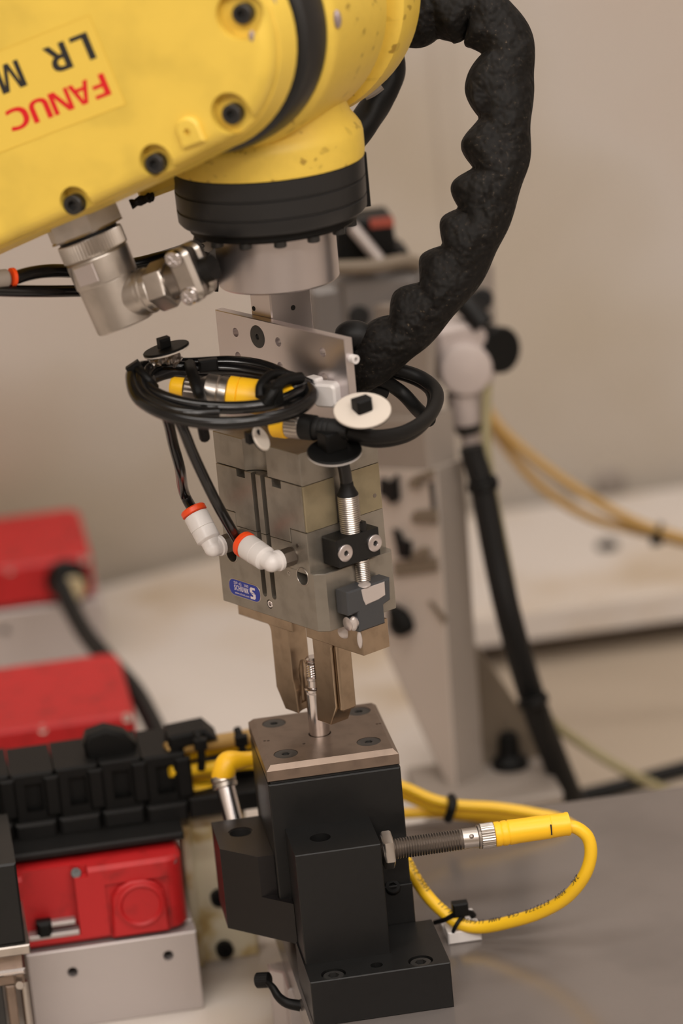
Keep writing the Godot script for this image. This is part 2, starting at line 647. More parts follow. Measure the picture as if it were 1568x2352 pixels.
func build_room() -> void:
	var top := 1560.0
	var low := -1073.0
	var c := [Vector2(74, -652), Vector2(1600, -652), Vector2(1600, 2600), Vector2(-1600, 2600), Vector2(-1600, -2)]
	var names := ["wall_back", "wall_right", "wall_front", "wall_left", "wall_angled"]
	for i in 5:
		var a: Vector2 = c[i]
		var b: Vector2 = c[(i + 1) % 5]
		var d := (b - a).normalized()
		var out := Vector2(d.y, -d.x)
		var poly := PackedVector2Array([a - d * 30.0, b + d * 30.0, b + d * 30.0 + out * 60.0, a - d * 30.0 + out * 60.0])
		structure(names[i], column(poly, low, top, 0.0), M.cell_paint, FB)
	structure("ceiling", box(-1700, top, -800, 1700, top + 60, 2700, 0.0), M.ceiling_white, FB)
	structure("floor", box(-1700, low - 60, -800, 1700, low, 2700, 0.0), M.concrete, FB)
	structure("trim_1", box(168, FLOOR_Y, -653, 177, top, -649.5, 0.8), M.cell_paint, FB)
	var ws := on_z(FB, -652, 1400, 1108)
	var stud := thing("wall_spot", "faint blurred grey spot low on the back wall at right", "stud", FB, Vector3(ws.x, ws.y, -652))
	part(stud, "spot_disc", lathe([[9, -0.5], [9, 2.0], [7.5, 3.5], [0.01, 4.0]], 28, FB * along(Vector3(0, 0, 1), Vector3(ws.x, ws.y, -652))), M.grey_paint, FW)  # grey disc put in for a faint spot on the wall
	# the machine bed: one painted slab on a cabinet, with a lower bay at its right
	var bed := thing("machine_bed", "cream painted machine bed with a sunken bay at right, that the whole cell stands on", "machine bed", FB, Vector3(0, low, 0))
	part(bed, "bed_top", column(PackedVector2Array([Vector2(-900, -262), Vector2(64, -636), Vector2(900, -636), Vector2(900, -520), Vector2(128, -520), Vector2(128, -112), Vector2(900, -112), Vector2(900, 330), Vector2(-900, 330)]), FLOOR_Y - 30, FLOOR_Y, 1), M.floor_paint, FB)
	part(bed, "rear_board", box(128, FLOOR_Y - 16, -521, 900, FLOOR_Y, -463, 0.8), M.floor_paint, FB)
	part(bed, "cabinet", column(PackedVector2Array([Vector2(-860, -240), Vector2(60, -600), Vector2(860, -600), Vector2(860, 290), Vector2(-860, 290)]), low, FLOOR_Y - 30, 4), M.bay_shade_tan, FB)
	for q in [[1395, 1257, 9.0]]:
		var b := at(q[0], q[1], 1960)
		var o := thing("floor_screw", "small blurred grey screw in the cream bed by the back wall", "screw", FW, Vector3(b.x, 0, b.z))
		var yy := FLOOR_Y
		var hit := cam_at + (b - cam_at) * ((yy - cam_at.y) / (b.y - cam_at.y))
		bases[o] = Transform3D(Basis(), hit)
		o.position = world(hit)
		part(o, "screw_head", lathe([[6, -0.1], [6, 2.0], [5, 3.0], [2.5, 3.0], [2.4, 1.5, 1], [0.01, 1.4]], 24), M.black_steel, Transform3D(Basis(), hit))

func build_fixture() -> void:
	# grey plate
	var pl := thing("grey_plate", "flat grey metal plate under the black fixture, filling the lower right", "metal plate", FB, Vector3(60, -185, -20))
	part(pl, "plate_body", box(-22.3, -185, -107.5, 260, -173, 150, 0.7), M.plate_grey, FB)
	var post := thing("support_post", "silver aluminium profile post holding up the grey plate at its left edge", "support post", FB, Vector3(-17, FLOOR_Y, -2))
	var prof := PackedVector2Array([Vector2(-28.2, -18), Vector2(-7, -18), Vector2(-7, 8), Vector2(-23.6, 8), Vector2(-23.6, -8), Vector2(-28.2, -12)])
	part(post, "profile", column(prof, FLOOR_Y, -185.2, 0.6), M.aluminium_matte, FB)
	# main block with its clamped top plate
	var blk := thing("fixture_block", "tall black anodised block with a brown steel plate on top holding the pin", "fixture block", FB, Vector3(0, -173, 0))
	part(blk, "block_body", box(-25.2, -153, -25, 24.6, -93.2, 27.6, 0.5), M.anodized, FB)
	part(blk, "pedestal", box(-18.5, -173, -22, 24.4, -152, 27.2, 0.4), M.anodized, FB)
	part(blk, "lower_step", box(-20, -173, 26.5, 24.9, -139.5, 29.4, 0.3), M.anodized, FB)
	var holes := []
	var spots := [Vector2(-16.4, -16.5), Vector2(16.5, -17), Vector2(-16.4, 16.6), Vector2(15.1, 15.8)]
	for q in spots:
		holes.append(lathe([[4.55, -1.2], [4.55, 2]], 32, Transform3D(Basis(), Vector3(q.x, -86, q.y))))
	holes.append(lathe([[4.3, -9], [4.3, 2]], 32, Transform3D(Basis(), Vector3(-1.2, -86, 0.5))))
	for q in [Vector2(-22.2, 0.5), Vector2(-20.9, 0.9), Vector2(21, -0.9), Vector2(22.2, -0.9), Vector2(-8.5, 9)]:
		holes.append(lathe([[0.55, -0.8], [0.7, 2]], 10, Transform3D(Basis(), Vector3(q.x, -86, q.y))))
	var top := prism_rings(rect(-25.3, -26.0, 24.4, 27.8), [[-92, 0.3], [-91.7, 0], [-87.8, 0], [-86, 1.9]])
	var lay := Transform3D(Basis(Vector3.RIGHT, Vector3(0, 0, 1), Vector3(0, 1, 0)), Vector3.ZERO)
	var flat := Sh.new()
	for i in range(0, top.v.size(), 3):   # xy laid down as xz: mirrored, so turn the faces round
		flat.tri(lay * top.v[i], lay * top.v[i + 2], lay * top.v[i + 1])
	part(blk, "top_plate", await carve(flat, holes), M.tool_steel, FB)
	part(blk, "gasket_gap", box(-24.2, -93.2, -24, 23.6, -92, 26.6, 0), M.hole_dark, FB)
	for q in spots:
		part(blk, "screw", flat_screw(4.4, 1.55), M.black_steel, FB * Transform3D(Basis(), Vector3(q.x, -86.1, q.y)))
	part(blk, "side_screw", cap_screw(3.0, 1.8), M.plastic_black, FB * along(Vector3(0, 0.8, 0.6), Vector3(17.5, -141.0, 28.2)))
	# the pin
	var pin := thing("threaded_pin", "bright silver pin with a threaded tip standing in the fixture plate", "pin", FB, Vector3(-1.2, -92, 0.5))
	var px := FB * Transform3D(Basis(), Vector3(-1.2, 0, 0.5))
	var prof2 := [[3.9, -94.5], [3.9, -69.4], [3.7, -69.0], [3.7, -68.6], [4.15, -68.3], [4.15, -67.5], [3.6, -67.0], [2.8, -66.8], [2.8, -64.2], [3.2, -63.9], [3.2, -63.1], [2.5, -62.8]]
	part(pin, "shank", lathe(prof2, 32, px), M.chrome, FW)
	var tip := thread(2.85, -62.8, -57.2, 0.95, 0.4)
	tip.append([2.2, -57.0]); tip.append([2.8, -55.8]); tip.append([2.3, -55.1])
	part(pin, "thread", lathe(tip, 28, px), M.chrome, FW, "", 25.0)
	# side block at the left
	var sb := thing("side_block", "black angled side block with a round hole, fixed left of the tall block", "fixture block", FB, Vector3(-35, -155.6, -2))
	var upper := column(PackedVector2Array([Vector2(-44.2, -17.2), Vector2(-25.3, -17.2), Vector2(-25.3, 22.8), Vector2(-31.4, 22.8), Vector2(-44.2, 10)]), -139.3, -123, 0.0)
	var lower := column(PackedVector2Array([Vector2(-44.2, -17.2), Vector2(-25.3, -17.2), Vector2(-25.3, 26.8), Vector2(-20.8, 26.8), Vector2(-20.8, 33.4), Vector2(-44.2, 10)]), -155.6, -139.3, 0.0)
	var hole := lathe([[4.7, -140], [4.7, -120]], 32, Transform3D(Basis(), Vector3(-34.6, 0, -3.6)))
	part(sb, "upper_arm", await carve(upper, [hole]), M.anodized_deep, FB)
	part(sb, "lower_arm", lower, M.anodized_deep, FB)
	part(sb, "hole_bush", await carve(lathe([[4.7, -138], [4.7, -123.4]], 32, Transform3D(Basis(), Vector3(-34.6, 0, -3.6))), [lathe([[4.2, -137], [4.2, -120]], 32, Transform3D(Basis(), Vector3(-34.6, 0, -3.6)))]), M.black_steel, FB)
	# front bracket: post and foot in one piece
	var br := thing("sensor_bracket", "black angle bracket with a broad foot at the front of the fixture", "bracket", FB, Vector3(5, -173, 50))
	var phole := lathe([[3.9, -125], [3.9, -108]], 32, Transform3D(Basis(), Vector3(-9.2, 0, 40.5)))
	part(br, "post", await carve(box(-20.6, -155.6, 25.9, 11.2, -111.3, 54.4, 0.35), [phole]), M.anodized, FB)
	var fh := []
	for q in [Vector2(-11.9, 65.2), Vector2(20.6, 64.8)]:
		fh.append(lathe([[4.6, -159.2], [4.6, -150]], 32, Transform3D(Basis(), Vector3(q.x, 0, q.y))))
	fh.append(lathe([[2.3, -165], [2.3, -150]], 24, Transform3D(Basis(), Vector3(4.5, 0, 63))))
	part(br, "foot", await carve(box(-21.2, -173, 29.6, 30.8, -155, 70, 0.35), fh), M.anodized, FB)
	for q in [Vector2(-11.9, 65.2), Vector2(20.6, 64.8)]:
		part(br, "screw", cap_screw(4.1, 3.6), M.black_steel, FB * Transform3D(Basis(), Vector3(q.x, -159.1, q.y)))
	# tie mount and its tie on the grey plate
	var mt := thing("tie_mount", "white plastic tie mount stuck on the grey plate beside the foot", "tie mount", FB, Vector3(46, -173, 6))
	var mbody := await carve(box(38.6, -173, -4, 51.6, -168, 16, 0.5), [ball(6.2, Vector3(45, -163.2, 5)), box(36, -170.6, 1, 60, -166, 6.5, 0)])
	part(mt, "mount_body", mbody, M.white_plastic, FB)
	var tie := thing("mount_tie", "black cable tie holding the yellow cable on the white mount", "cable tie", FB, Vector3(44, -168, 8))
	var tc: Vector3 = fixed_z([[1052, 2124, 13.5]])[0]
	part(tie, "strap", ring(3.5, 0.75, along(fixed_z([[1100, 2140, 16.0]])[0] - fixed_z([[1000, 2078, 6.0]])[0], tc)), M.plastic_black, FW)
	part(tie, "tie_head", box(-3, -2.6, -2.4, 3, 3.0, 2.4, 0.6), M.plastic_black, Transform3D(FB.basis, fixed_z([[1056, 2088, 12.0]])[0]))
	part(tie, "strap_tail", tube(smooth_path(fixed_z([[1040, 2102, 14.0], [1022, 2112, 12.0], [998, 2119, 8.0]])), 1.0, 8), M.plastic_black, FW)
	part(tie, "strap_tail", tube(smooth_path(fixed_z([[1062, 2096, 10.0], [1080, 2097, 8.0], [1088, 2106, 8.0]])), 1.3, 8), M.plastic_black, FW)
	# black thumb screw tied at the post
	var ts := thing("thumb_screw", "black knurled thumb screw on a strap at the silver post", "thumb screw", FB, Vector3(-30, -190, 4))
	part(ts, "knob", lathe([[2.4, 0], [3.0, 0.5, 2], [3.0, 5.2, 2], [2.2, 5.8]], 48, along(Vector3(0.9, 0.1, 0.3), at(588, 2252, 1372))), M.plastic_black, FW)
	part(ts, "strap", tube(smooth_path(pts([[612, 2254, 1369], [626, 2268, 1366], [640, 2290, 1364], [660, 2304, 1362], [690, 2310, 1362]])), 1.1, 10, false, Form.new(1)), M.plastic_black, FW)

# sight line meets the plane z of the fixture frame: [px, py, z]
func fixed_z(list: Array) -> Array:
	var o := []
	for q in list:
		var v := on_z(FB, q[2], q[0], q[1])
		o.append(FB * Vector3(v.x, v.y, q[2]))
	return o

func build_robot() -> void:
	var o := thing("robot_arm", "yellow robot arm with a red and black name label, reaching in from the top left", "robot arm", FW, Vector3(TX, 110, TZ))
	var body := PackedVector2Array()
	for i in 29:
		var a := -PI / 2 + PI * i / 28
		body.append(Vector2(cos(a), sin(a)) * 40.0)
	for q in [[-19, 42], [-57, 44.2], [-98, 46.6], [-240, 56]]:
		body.append(Vector2(q[0], q[1]))
	for q in [[-240, -56], [-98, -46.6], [-57, -44.2], [-19, -42]]:
		body.append(Vector2(q[0], q[1]))
	var seam := prism_rings(body, [[54, 0.6], [54.5, 0.0], [63.6, 2.1], [64.2, 3.6]])
	part(o, "forearm_rim", seam, M.yellow_paint, FA)
	var cover := prism_rings(body, [[64.3, 4.0], [64.9, 2.75], [67.0, 2.95], [68.6, 3.5], [70.0, 4.6], [70.75, 6.0], [71.0, 7.6]])
	var pockets := []
	var spots := []
	for q in [[172, 466, 5.9], [357, 371, 6.2], [529, 262, 7.4], [546, 37, 8.3]]:
		var c := on_z(FA, 71, q[0], q[1])
		pockets.append(prism(disc(q[2], 28, c), 65.8, 80, 0))
	for q in [[171, 469], [358, 375], [535, 261], [559, 31]]:
		spots.append(on_z(FA, 68, q[0], q[1]))
	part(o, "forearm_cover", await carve(cover, pockets), M.yellow_paint, FA)
	for q in spots:
		part(o, "cap_screw", cap_screw(3.55, 4.2), M.black_steel, FA * along(Vector3(0, 0, 1), Vector3(q.x, q.y, 65.7), Vector3.UP), "black socket head screw")
	var tab := PackedVector2Array()
	for i in 13:
		var a := PI * i / 12
		tab.append(Vector2(-4.3 + 4.5 * cos(a), -27.6 + 4.0 * sin(a)))
	tab.append(Vector2(-8.8, -33.6)); tab.append(Vector2(0.2, -33.6))
	part(o, "boss", await carve(prism(tab, 70.5, 73.2, 0.8), [prism(disc(1.25, 16, Vector2(-4.6, -28.6)), 71.5, 80, 0)]), M.yellow_paint, FA)
	part(o, "forearm_body", prism(PackedVector2Array([Vector2(-34, -43), Vector2(-34, 43), Vector2(-240, 55), Vector2(-240, -55)]), -34, 54.3, 3), M.yellow_dirty, FA)
	part(o, "underside_strip", box(-62, -49.5, -30, -26, -42, 20, 2), M.yellow_dirty, FA)
	# name label
	part(o, "label_sheet", box(-130, -12.5, 70.9, -23.5, 20.0, 71.06, 0), M.decal, FA)
	var edge := Sh.new()
	edge.put(box(-130, -12.65, 70.95, -23.35, -12.35, 71.1, 0)).put(box(-130, 19.85, 70.95, -23.35, 20.15, 71.1, 0)).put(box(-23.65, -12.5, 70.95, -23.35, 20, 71.1, 0))
	part(o, "label_border", edge, M.decal_edge, FA)
	var turn := Basis(Vector3(-1, 0, 0), Vector3(0, -1, 0), Vector3(0, 0, 1))
	var red := Sh.new()
	for q in [["F", -27.0, 6.3], ["A", -33.8, 8.3], ["N", -42.4, 8.2], ["U", -51.4, 8.0], ["C", -60.3, 8.9]]:
		red.put(fit_width(letters(q[0], 7.8), q[2], 7.8), Transform3D(turn, Vector3(q[1], 0.25, 71.1)))
	part(o, "lettering", red, M.ink_red, FA, "red lettering")
	var black := Sh.new()
	for q in [["L", -27.0, 7.4, 9.5], ["R", -36.6, 9.0, 9.5], ["M", -56.2, 10.4, 9.5], ["a", -68.4, 7.6, 7.2], ["t", -77.4, 5.0, 9.0], ["e", -83.6, 7.6, 7.2]]:
		black.put(fit_width(letters(q[0], 9.5), q[2], q[3]), Transform3D(turn, Vector3(q[1], 15.2, 71.1)))
	part(o, "lettering", black, M.ink_black, FA, "black lettering")
	# joint along the z axis of the forearm frame
	var zx := FA * Transform3D(Basis(Vector3.RIGHT, Vector3(0, 0, 1), Vector3(0, -1, 0)), Vector3.ZERO)
	part(o, "joint_gap", lathe([[36, 50], [38.2, 50], [38.2, 56]], 72, zx), M.plastic_black, FW)
	part(o, "joint_band", lathe([[38, 33], [42.2, 33.3], [42.7, 35], [42.7, 44], [41.5, 48.5], [39.5, 50], [36, 50.2]], 72, zx), M.black_paint, FW)
	part(o, "wrist_housing", lathe([[30, -14], [45.0, -14], [45.7, -13.2], [45.9, -2], [45.6, 16], [45.2, 29], [44.2, 32], [42.6, 33.4], [30, 33.6]], 80, zx), M.yellow_dirty, FW)
	part(o, "wrist_groove", lathe([[30, -27], [40.2, -27], [40.2, -13.6], [30, -13.6]], 72, zx), M.yellow_dirty, FW)
	part(o, "wrist_cover", lathe([[20, -46], [44.5, -45.5], [46.8, -43.5], [47.3, -38], [47.6, -31], [46.8, -27], [44, -25.5], [30, -25]], 80, zx), M.yellow_dirty, FW)
	var tz := Transform3D(Basis(), Vector3(TX, 0, TZ))
	part(o, "wrist_neck", lathe([[30, 134.2], [34.8, 134.4], [35.1, 136], [35.1, 143.0], [34.6, 145.2], [33.2, 147.4], [31.3, 150], [30.0, 153.5], [29.6, 158], [29.8, 185]], 64, tz), M.yellow_dirty, FW)
	var hexneck := lathe([[33.2, 134.3, 1], [33.6, 135, 1], [33.6, 143.5, 1], [31, 147, 1]], 12, tz)
	part(o, "neck_facets", hexneck, M.yellow_dirty, FW)
	# chips in the paint
	part(o, "paint_chip", tube(smooth_path(on_rim([[624, -10], [634, 25], [638, 55], [641, 78]], 60.5)), 0.9, 8), M.paint_chip, FW)
	part(o, "paint_chip", ball(1.5, on_rim([[774, 44]], 30.5)[0], Vector3(1.0, 2.2, 1)), M.paint_chip, FW)
	part(o, "paint_chip", ball(1.1, FA * Vector3(on_z(FA, 71, 577, 84).x, on_z(FA, 71, 577, 84).y, 70.4), Vector3(1, 1.8, 1)), M.paint_chip, FW)
	# black flange ring with its bolt circle
	part(o, "flange_ring", lathe([[30, 114.4], [33.2, 114.6], [34.2, 115.8], [34.4, 119.8], [33.9, 120.1], [33.9, 120.5], [34.4, 120.8], [34.5, 126.6], [34.0, 126.9], [34.0, 127.3], [34.5, 127.6], [34.6, 134], [30, 134.3]], 72, tz), M.black_paint, FW)
	part(o, "flange_plate", lathe([[20, 111.0], [29.6, 111.0], [30.4, 111.8], [30.4, 114.6], [20, 114.6]], 64, tz), M.plastic_black, FW)
	for i in 14:
		var a := TAU * (i + 0.35) / 14
		part(o, "flange_bolt", cap_screw(2.3, 2.2), M.black_steel, tz * Transform3D(Basis(Vector3.RIGHT, PI), Vector3(27.9 * cos(a), 111.2, 27.9 * sin(a))))
	part(o, "flange_key", box(-1.5, 114, -1.5, 1.5, 134, 1.5, 0.4), M.plastic_black, Transform3D(Basis(Vector3.UP, 0.3), Vector3(TX + 33.8 * cos(0.06), 0, TZ - 33.8 * sin(0.06))))

# where the sight line meets a plane across the forearm's joint axis
func on_rim(list: Array, z: float) -> Array:
	var o := []
	for q in list:
		var v := on_z(FA, z, q[0], q[1])
		o.append(FA * Vector3(v.x, v.y, z))
	return o

func build_tool() -> void:
	var tz := Transform3D(Basis(), Vector3(TX, 0, TZ))
	var o := thing("tool_adapter", "turned aluminium cylinder bolted under the black robot flange", "tool adapter", FW, Vector3(TX, 90, TZ))
	part(o, "cylinder", lathe([[10, 90.3], [21.4, 90.3], [22.0, 90.9], [22.0, 111]], 80, tz), M.aluminium, FW)
	part(o, "stem", box(-20.9, 33.6, -20.4, -8.5, 90.6, -1.4, 0.5), M.aluminium, FG)
	part(o, "stem_hole", lathe([[0.9, 0], [0.9, 0.25]], 16, FG * along(Vector3(0, 0, 1), Vector3(-19, 76.5, -1.5))), M.hole_dark, FW)
	part(o, "stem_hole", lathe([[1.0, 0], [1.0, 0.25]], 16, FG * along(Vector3(1, 0, 0), Vector3(-8.6, 76, -11.5))), M.hole_dark, FW)
	var pl := thing("mounting_plate", "upright aluminium plate with drilled holes above the gripper", "mounting plate", FG, Vector3(0, 33.3, 1))
	var cuts := []
	for q in [[-26.4, 67.2], [-0.9, 67.4], [24.9, 67.5], [-26.3, 58.0], [-1.1, 58.0], [24.5, 57.9]]:
		cuts.append(prism(disc(1.75, 20, Vector2(q[0], q[1])), -3, 6, 0))
	cuts.append(prism(disc(4.35, 28, Vector2(-13.2, 67.5)), 0.9, 6, 0))
	part(pl, "plate_body", await carve(box(-38, 33.3, -1.2, 38, 74.2, 2.5, 0.25), cuts), M.aluminium, FG)
	part(pl, "screw", flat_screw(4.3, 1.2), M.black_steel, FG * along(Vector3(0, 0, 1), Vector3(-13.2, 67.5, 2.55)))
	part(pl, "end_screw", cap_screw(1.7, 2.6), M.white_plastic, FG * along(Vector3(1, 0, 0), Vector3(37.9, 66.5, -0.2)))

func build_gripper() -> void:
	var o := thing("gripper", "two-finger pneumatic gripper in grey nickel finish with a blue maker badge", "gripper", FG, Vector3(0, -34.3, 0))
	var scallop := lathe([[7.4, 20], [7.4, 36]], 40, Transform3D(Basis(), Vector3(-1.0, 0, 21.0)))
	part(o, "top_block", await carve(box(-25.7, 21.05, -18.2, 25.7, 33.3, 18.2, 0.3), [scallop]), M.nickel, FG)
	var slots := []
	for x in [-3.1, 2.5]:
		slots.append(prism(rect(x - 1.35, -27.0, x + 1.35, 24, 1.3, 4), 15.6, 20, 0))
	var ncut := [prism(rect(-13.2, 18.0, -8.2, 24), 14.5, 20, 0), prism(rect(7.9, 17.9, 13.2, 24), 14.5, 20, 0)]
	var up := PackedVector2Array([Vector2(-25.65, 20.8), Vector2(-25.65, 3.35), Vector2(-16.4, 3.35), Vector2(-16.4, -2.0), Vector2(16.0, -2.0), Vector2(16.0, 3.35), Vector2(25.0, 3.35), Vector2(25.0, 20.8)])
	part(o, "upper_body", await carve(prism(up, -18.15, 18.2, 0.15), slots + ncut), M.nickel, FG)
	part(o, "end_cover", await carve(box(24.9, 3.4, -17.9, 25.9, 20.8, 18.0, 0.25), [box(24, 3, -2.2, 27, 22, 3.6, 0)]), M.nickel_cover, FG)
	var mid := PackedVector2Array([Vector2(-25.6, 3.1), Vector2(-16.65, 3.1), Vector2(-16.65, -2.25), Vector2(16.25, -2.25), Vector2(16.25, 3.1), Vector2(25.6, 3.1), Vector2(25.6, -13), Vector2(-25.6, -13)])
	part(o, "middle_body", await carve(prism(mid, -18.1, 18.12, 0.15), slots), M.nickel, FG)
	var low := PackedVector2Array([Vector2(-30.5, -16), Vector2(-28.2, -18.2), Vector2(28.2, -18.2), Vector2(30.8, -16), Vector2(30.8, 15.2), Vector2(27.4, 18.2), Vector2(-29.6, 18.2), Vector2(-30.5, 17.2)])
	var lb := column(low, -34.3, -12.1, 0.25)
	var bores := [prism(disc(3.3, 28, Vector2(-21.4, -13.9)), 10, 30, 0), prism(disc(3.3, 28, Vector2(21.0, -14.2)), 10, 30, 0), prism(disc(1.75, 20, Vector2(-0.7, -29.5)), 16.2, 30, 0)]
	part(o, "lower_body", await carve(lb, slots + bores), M.nickel, FG)
	part(o, "slot_screw", cap_screw(1.5, 1.7), M.chrome, FG * along(Vector3(0, 0, 1), Vector3(-0.7, -29.5, 16.4)))
	part(o, "plug", lathe([[0.9, -0.5], [0.9, 0.12], [0.5, 0.15], [0.4, -0.4, 1], [0.001, -0.5]], 18, FG * along(Vector3(0, 0, 1), Vector3(13.1, -14.5, 18.2))), M.steel, FW)
	part(o, "plug", lathe([[0.8, -0.5], [0.8, 0.1], [0.001, 0.1]], 18, FG * along(Vector3(0, 0, 1), Vector3(19.6, -2.6, 18.15))), M.steel_dark, FW)
	part(o, "plug", lathe([[0.8, -0.5], [0.8, 0.1], [0.001, 0.1]], 18, FG * along(Vector3(1, 0, 0), Vector3(25.9, 9.0, -14.6))), M.steel_dark, FW)
	part(o, "bore_ring", ring(3.35, 0.22, FG * along(Vector3(0, 0, 1), Vector3(21.0, -14.2, 18.2))), M.steel, FW)
	part(o, "bore_ring", ring(3.35, 0.22, FG * along(Vector3(0, 0, 1), Vector3(-21.4, -13.9, 18.2))), M.steel, FW)
	# badge
	var bx := FG * Transform3D(Basis(), Vector3(-15.4, -27.1, 18.2))
	part(o, "badge_rim", prism(rect(-9.7, -3.5, 9.7, 3.5, 3.1, 8), -0.3, 0.12, 0.1), M.steel, bx)
	var badge := part(o, "badge", prism(rect(-9.3, -3.1, 9.3, 3.1, 2.8, 8), -0.2, 0.2, 0.0), M.badge_blue, bx, "blue badge with white lettering")
	var word := Sh.new()
	word.put(fit_width(letters("SCHUNK", 2.2), 8.8, 2.1), Transform3D(Basis(), Vector3(-6.2, -1.0, 0.22)))
	word.put(fit_width(letters("www.schunk.com", 1.0, 0.06, false), 8.6, 0.75), Transform3D(Basis(), Vector3(-6.0, -2.4, 0.22)))
	word.put(fit_width(letters("SP-G", 1.2, 0.06, false), 4.6, 1.0), Transform3D(Basis(), Vector3(-6.2, 1.45, 0.22)))
	word.put(fit_width(letters("380", 1.2, 0.06, false), 2.6, 1.0), Transform3D(Basis(), Vector3(0.0, 1.45, 0.22)))
	# the maker's mark: an s formed by two rounded hooks
	word.put(prism(PackedVector2Array([Vector2(3.4, 0.0), Vector2(3.4, 1.3), Vector2(4.1, 2.1), Vector2(6.6, 2.1), Vector2(6.6, 1.2), Vector2(4.9, 1.2), Vector2(4.9, 0.5), Vector2(6.4, 0.0), Vector2(6.0, -0.1), Vector2(4.2, -0.1)]), 0.2, 0.26, 0))
	word.put(prism(PackedVector2Array([Vector2(6.7, -0.4), Vector2(6.7, -1.8), Vector2(6.0, -2.5), Vector2(3.5, -2.5), Vector2(3.5, -1.6), Vector2(5.2, -1.6), Vector2(5.2, -0.9), Vector2(3.8, -0.45), Vector2(4.2, -0.35), Vector2(6.0, -0.35)]), 0.2, 0.26, 0))
	part(badge, "lettering", word, M.badge_white, bx, "white lettering")
	# jaws and fingers
	for sgn in [-1.0, 1.0]:
		var fl := Transform3D(Basis(Vector3(sgn, 0, 0), Vector3.UP, Vector3(0, 0, 1)), Vector3.ZERO)
		var jaw := box(4.2, -44.9, -6.5, 37.4, -33.9, 6.5, 0.35)
		var fing := PackedVector2Array([Vector2(7.2, -44.0), Vector2(21.5, -44.0), Vector2(20.0, -44.6), Vector2(18.6, -45.6), Vector2(18.0, -47.2), Vector2(18.0, -69.8), Vector2(13.6, -77.8), Vector2(5.6, -77.8), Vector2(6.0, -70), Vector2(6.6, -66.5), Vector2(7.2, -64.5)])
		var solid := prism(fing, -2.5, 6.3, 0.3)
		var cuts := [lathe([[7.9, -90], [7.6, -72], [5.5, -66.2], [1.0, -64]], 40, Transform3D(Basis(), Vector3(0, 0, 0.8))), lathe([[2.2, -75], [2.2, -61], [1.2, -58]], 28, Transform3D(Basis(), Vector3(6.4, 0, 1.0)))]
		if sgn > 0:
			cuts.append(box(17.2, -80, 4.9, 22, -40, 5.6, 0))
		var g := await carve(solid, cuts)
		var jj := jaw
		if sgn < 0:
			g = flip(g); jj = flip(jaw)
		var j := part(o, "jaw", jj, M.bronze, FG)
		part(j, "finger", g, M.bronze, FG)
	# curved relief at the outer face of the nearer finger
	part(o, "finger_rib", column(rect(17.0, -2.5, 19.5, 4.6, 1.1, 5), -72.0, -44.9, 0.8), M.bronze, FG)

func flip(s: Sh) -> Sh:
	var o := Sh.new()
	for i in range(0, s.v.size(), 3):
		var a := s.v[i]; var b := s.v[i + 1]; var c := s.v[i + 2]
		o.tri(Vector3(-a.x, a.y, a.z), Vector3(-c.x, c.y, c.z), Vector3(-b.x, b.y, b.z))
	return o

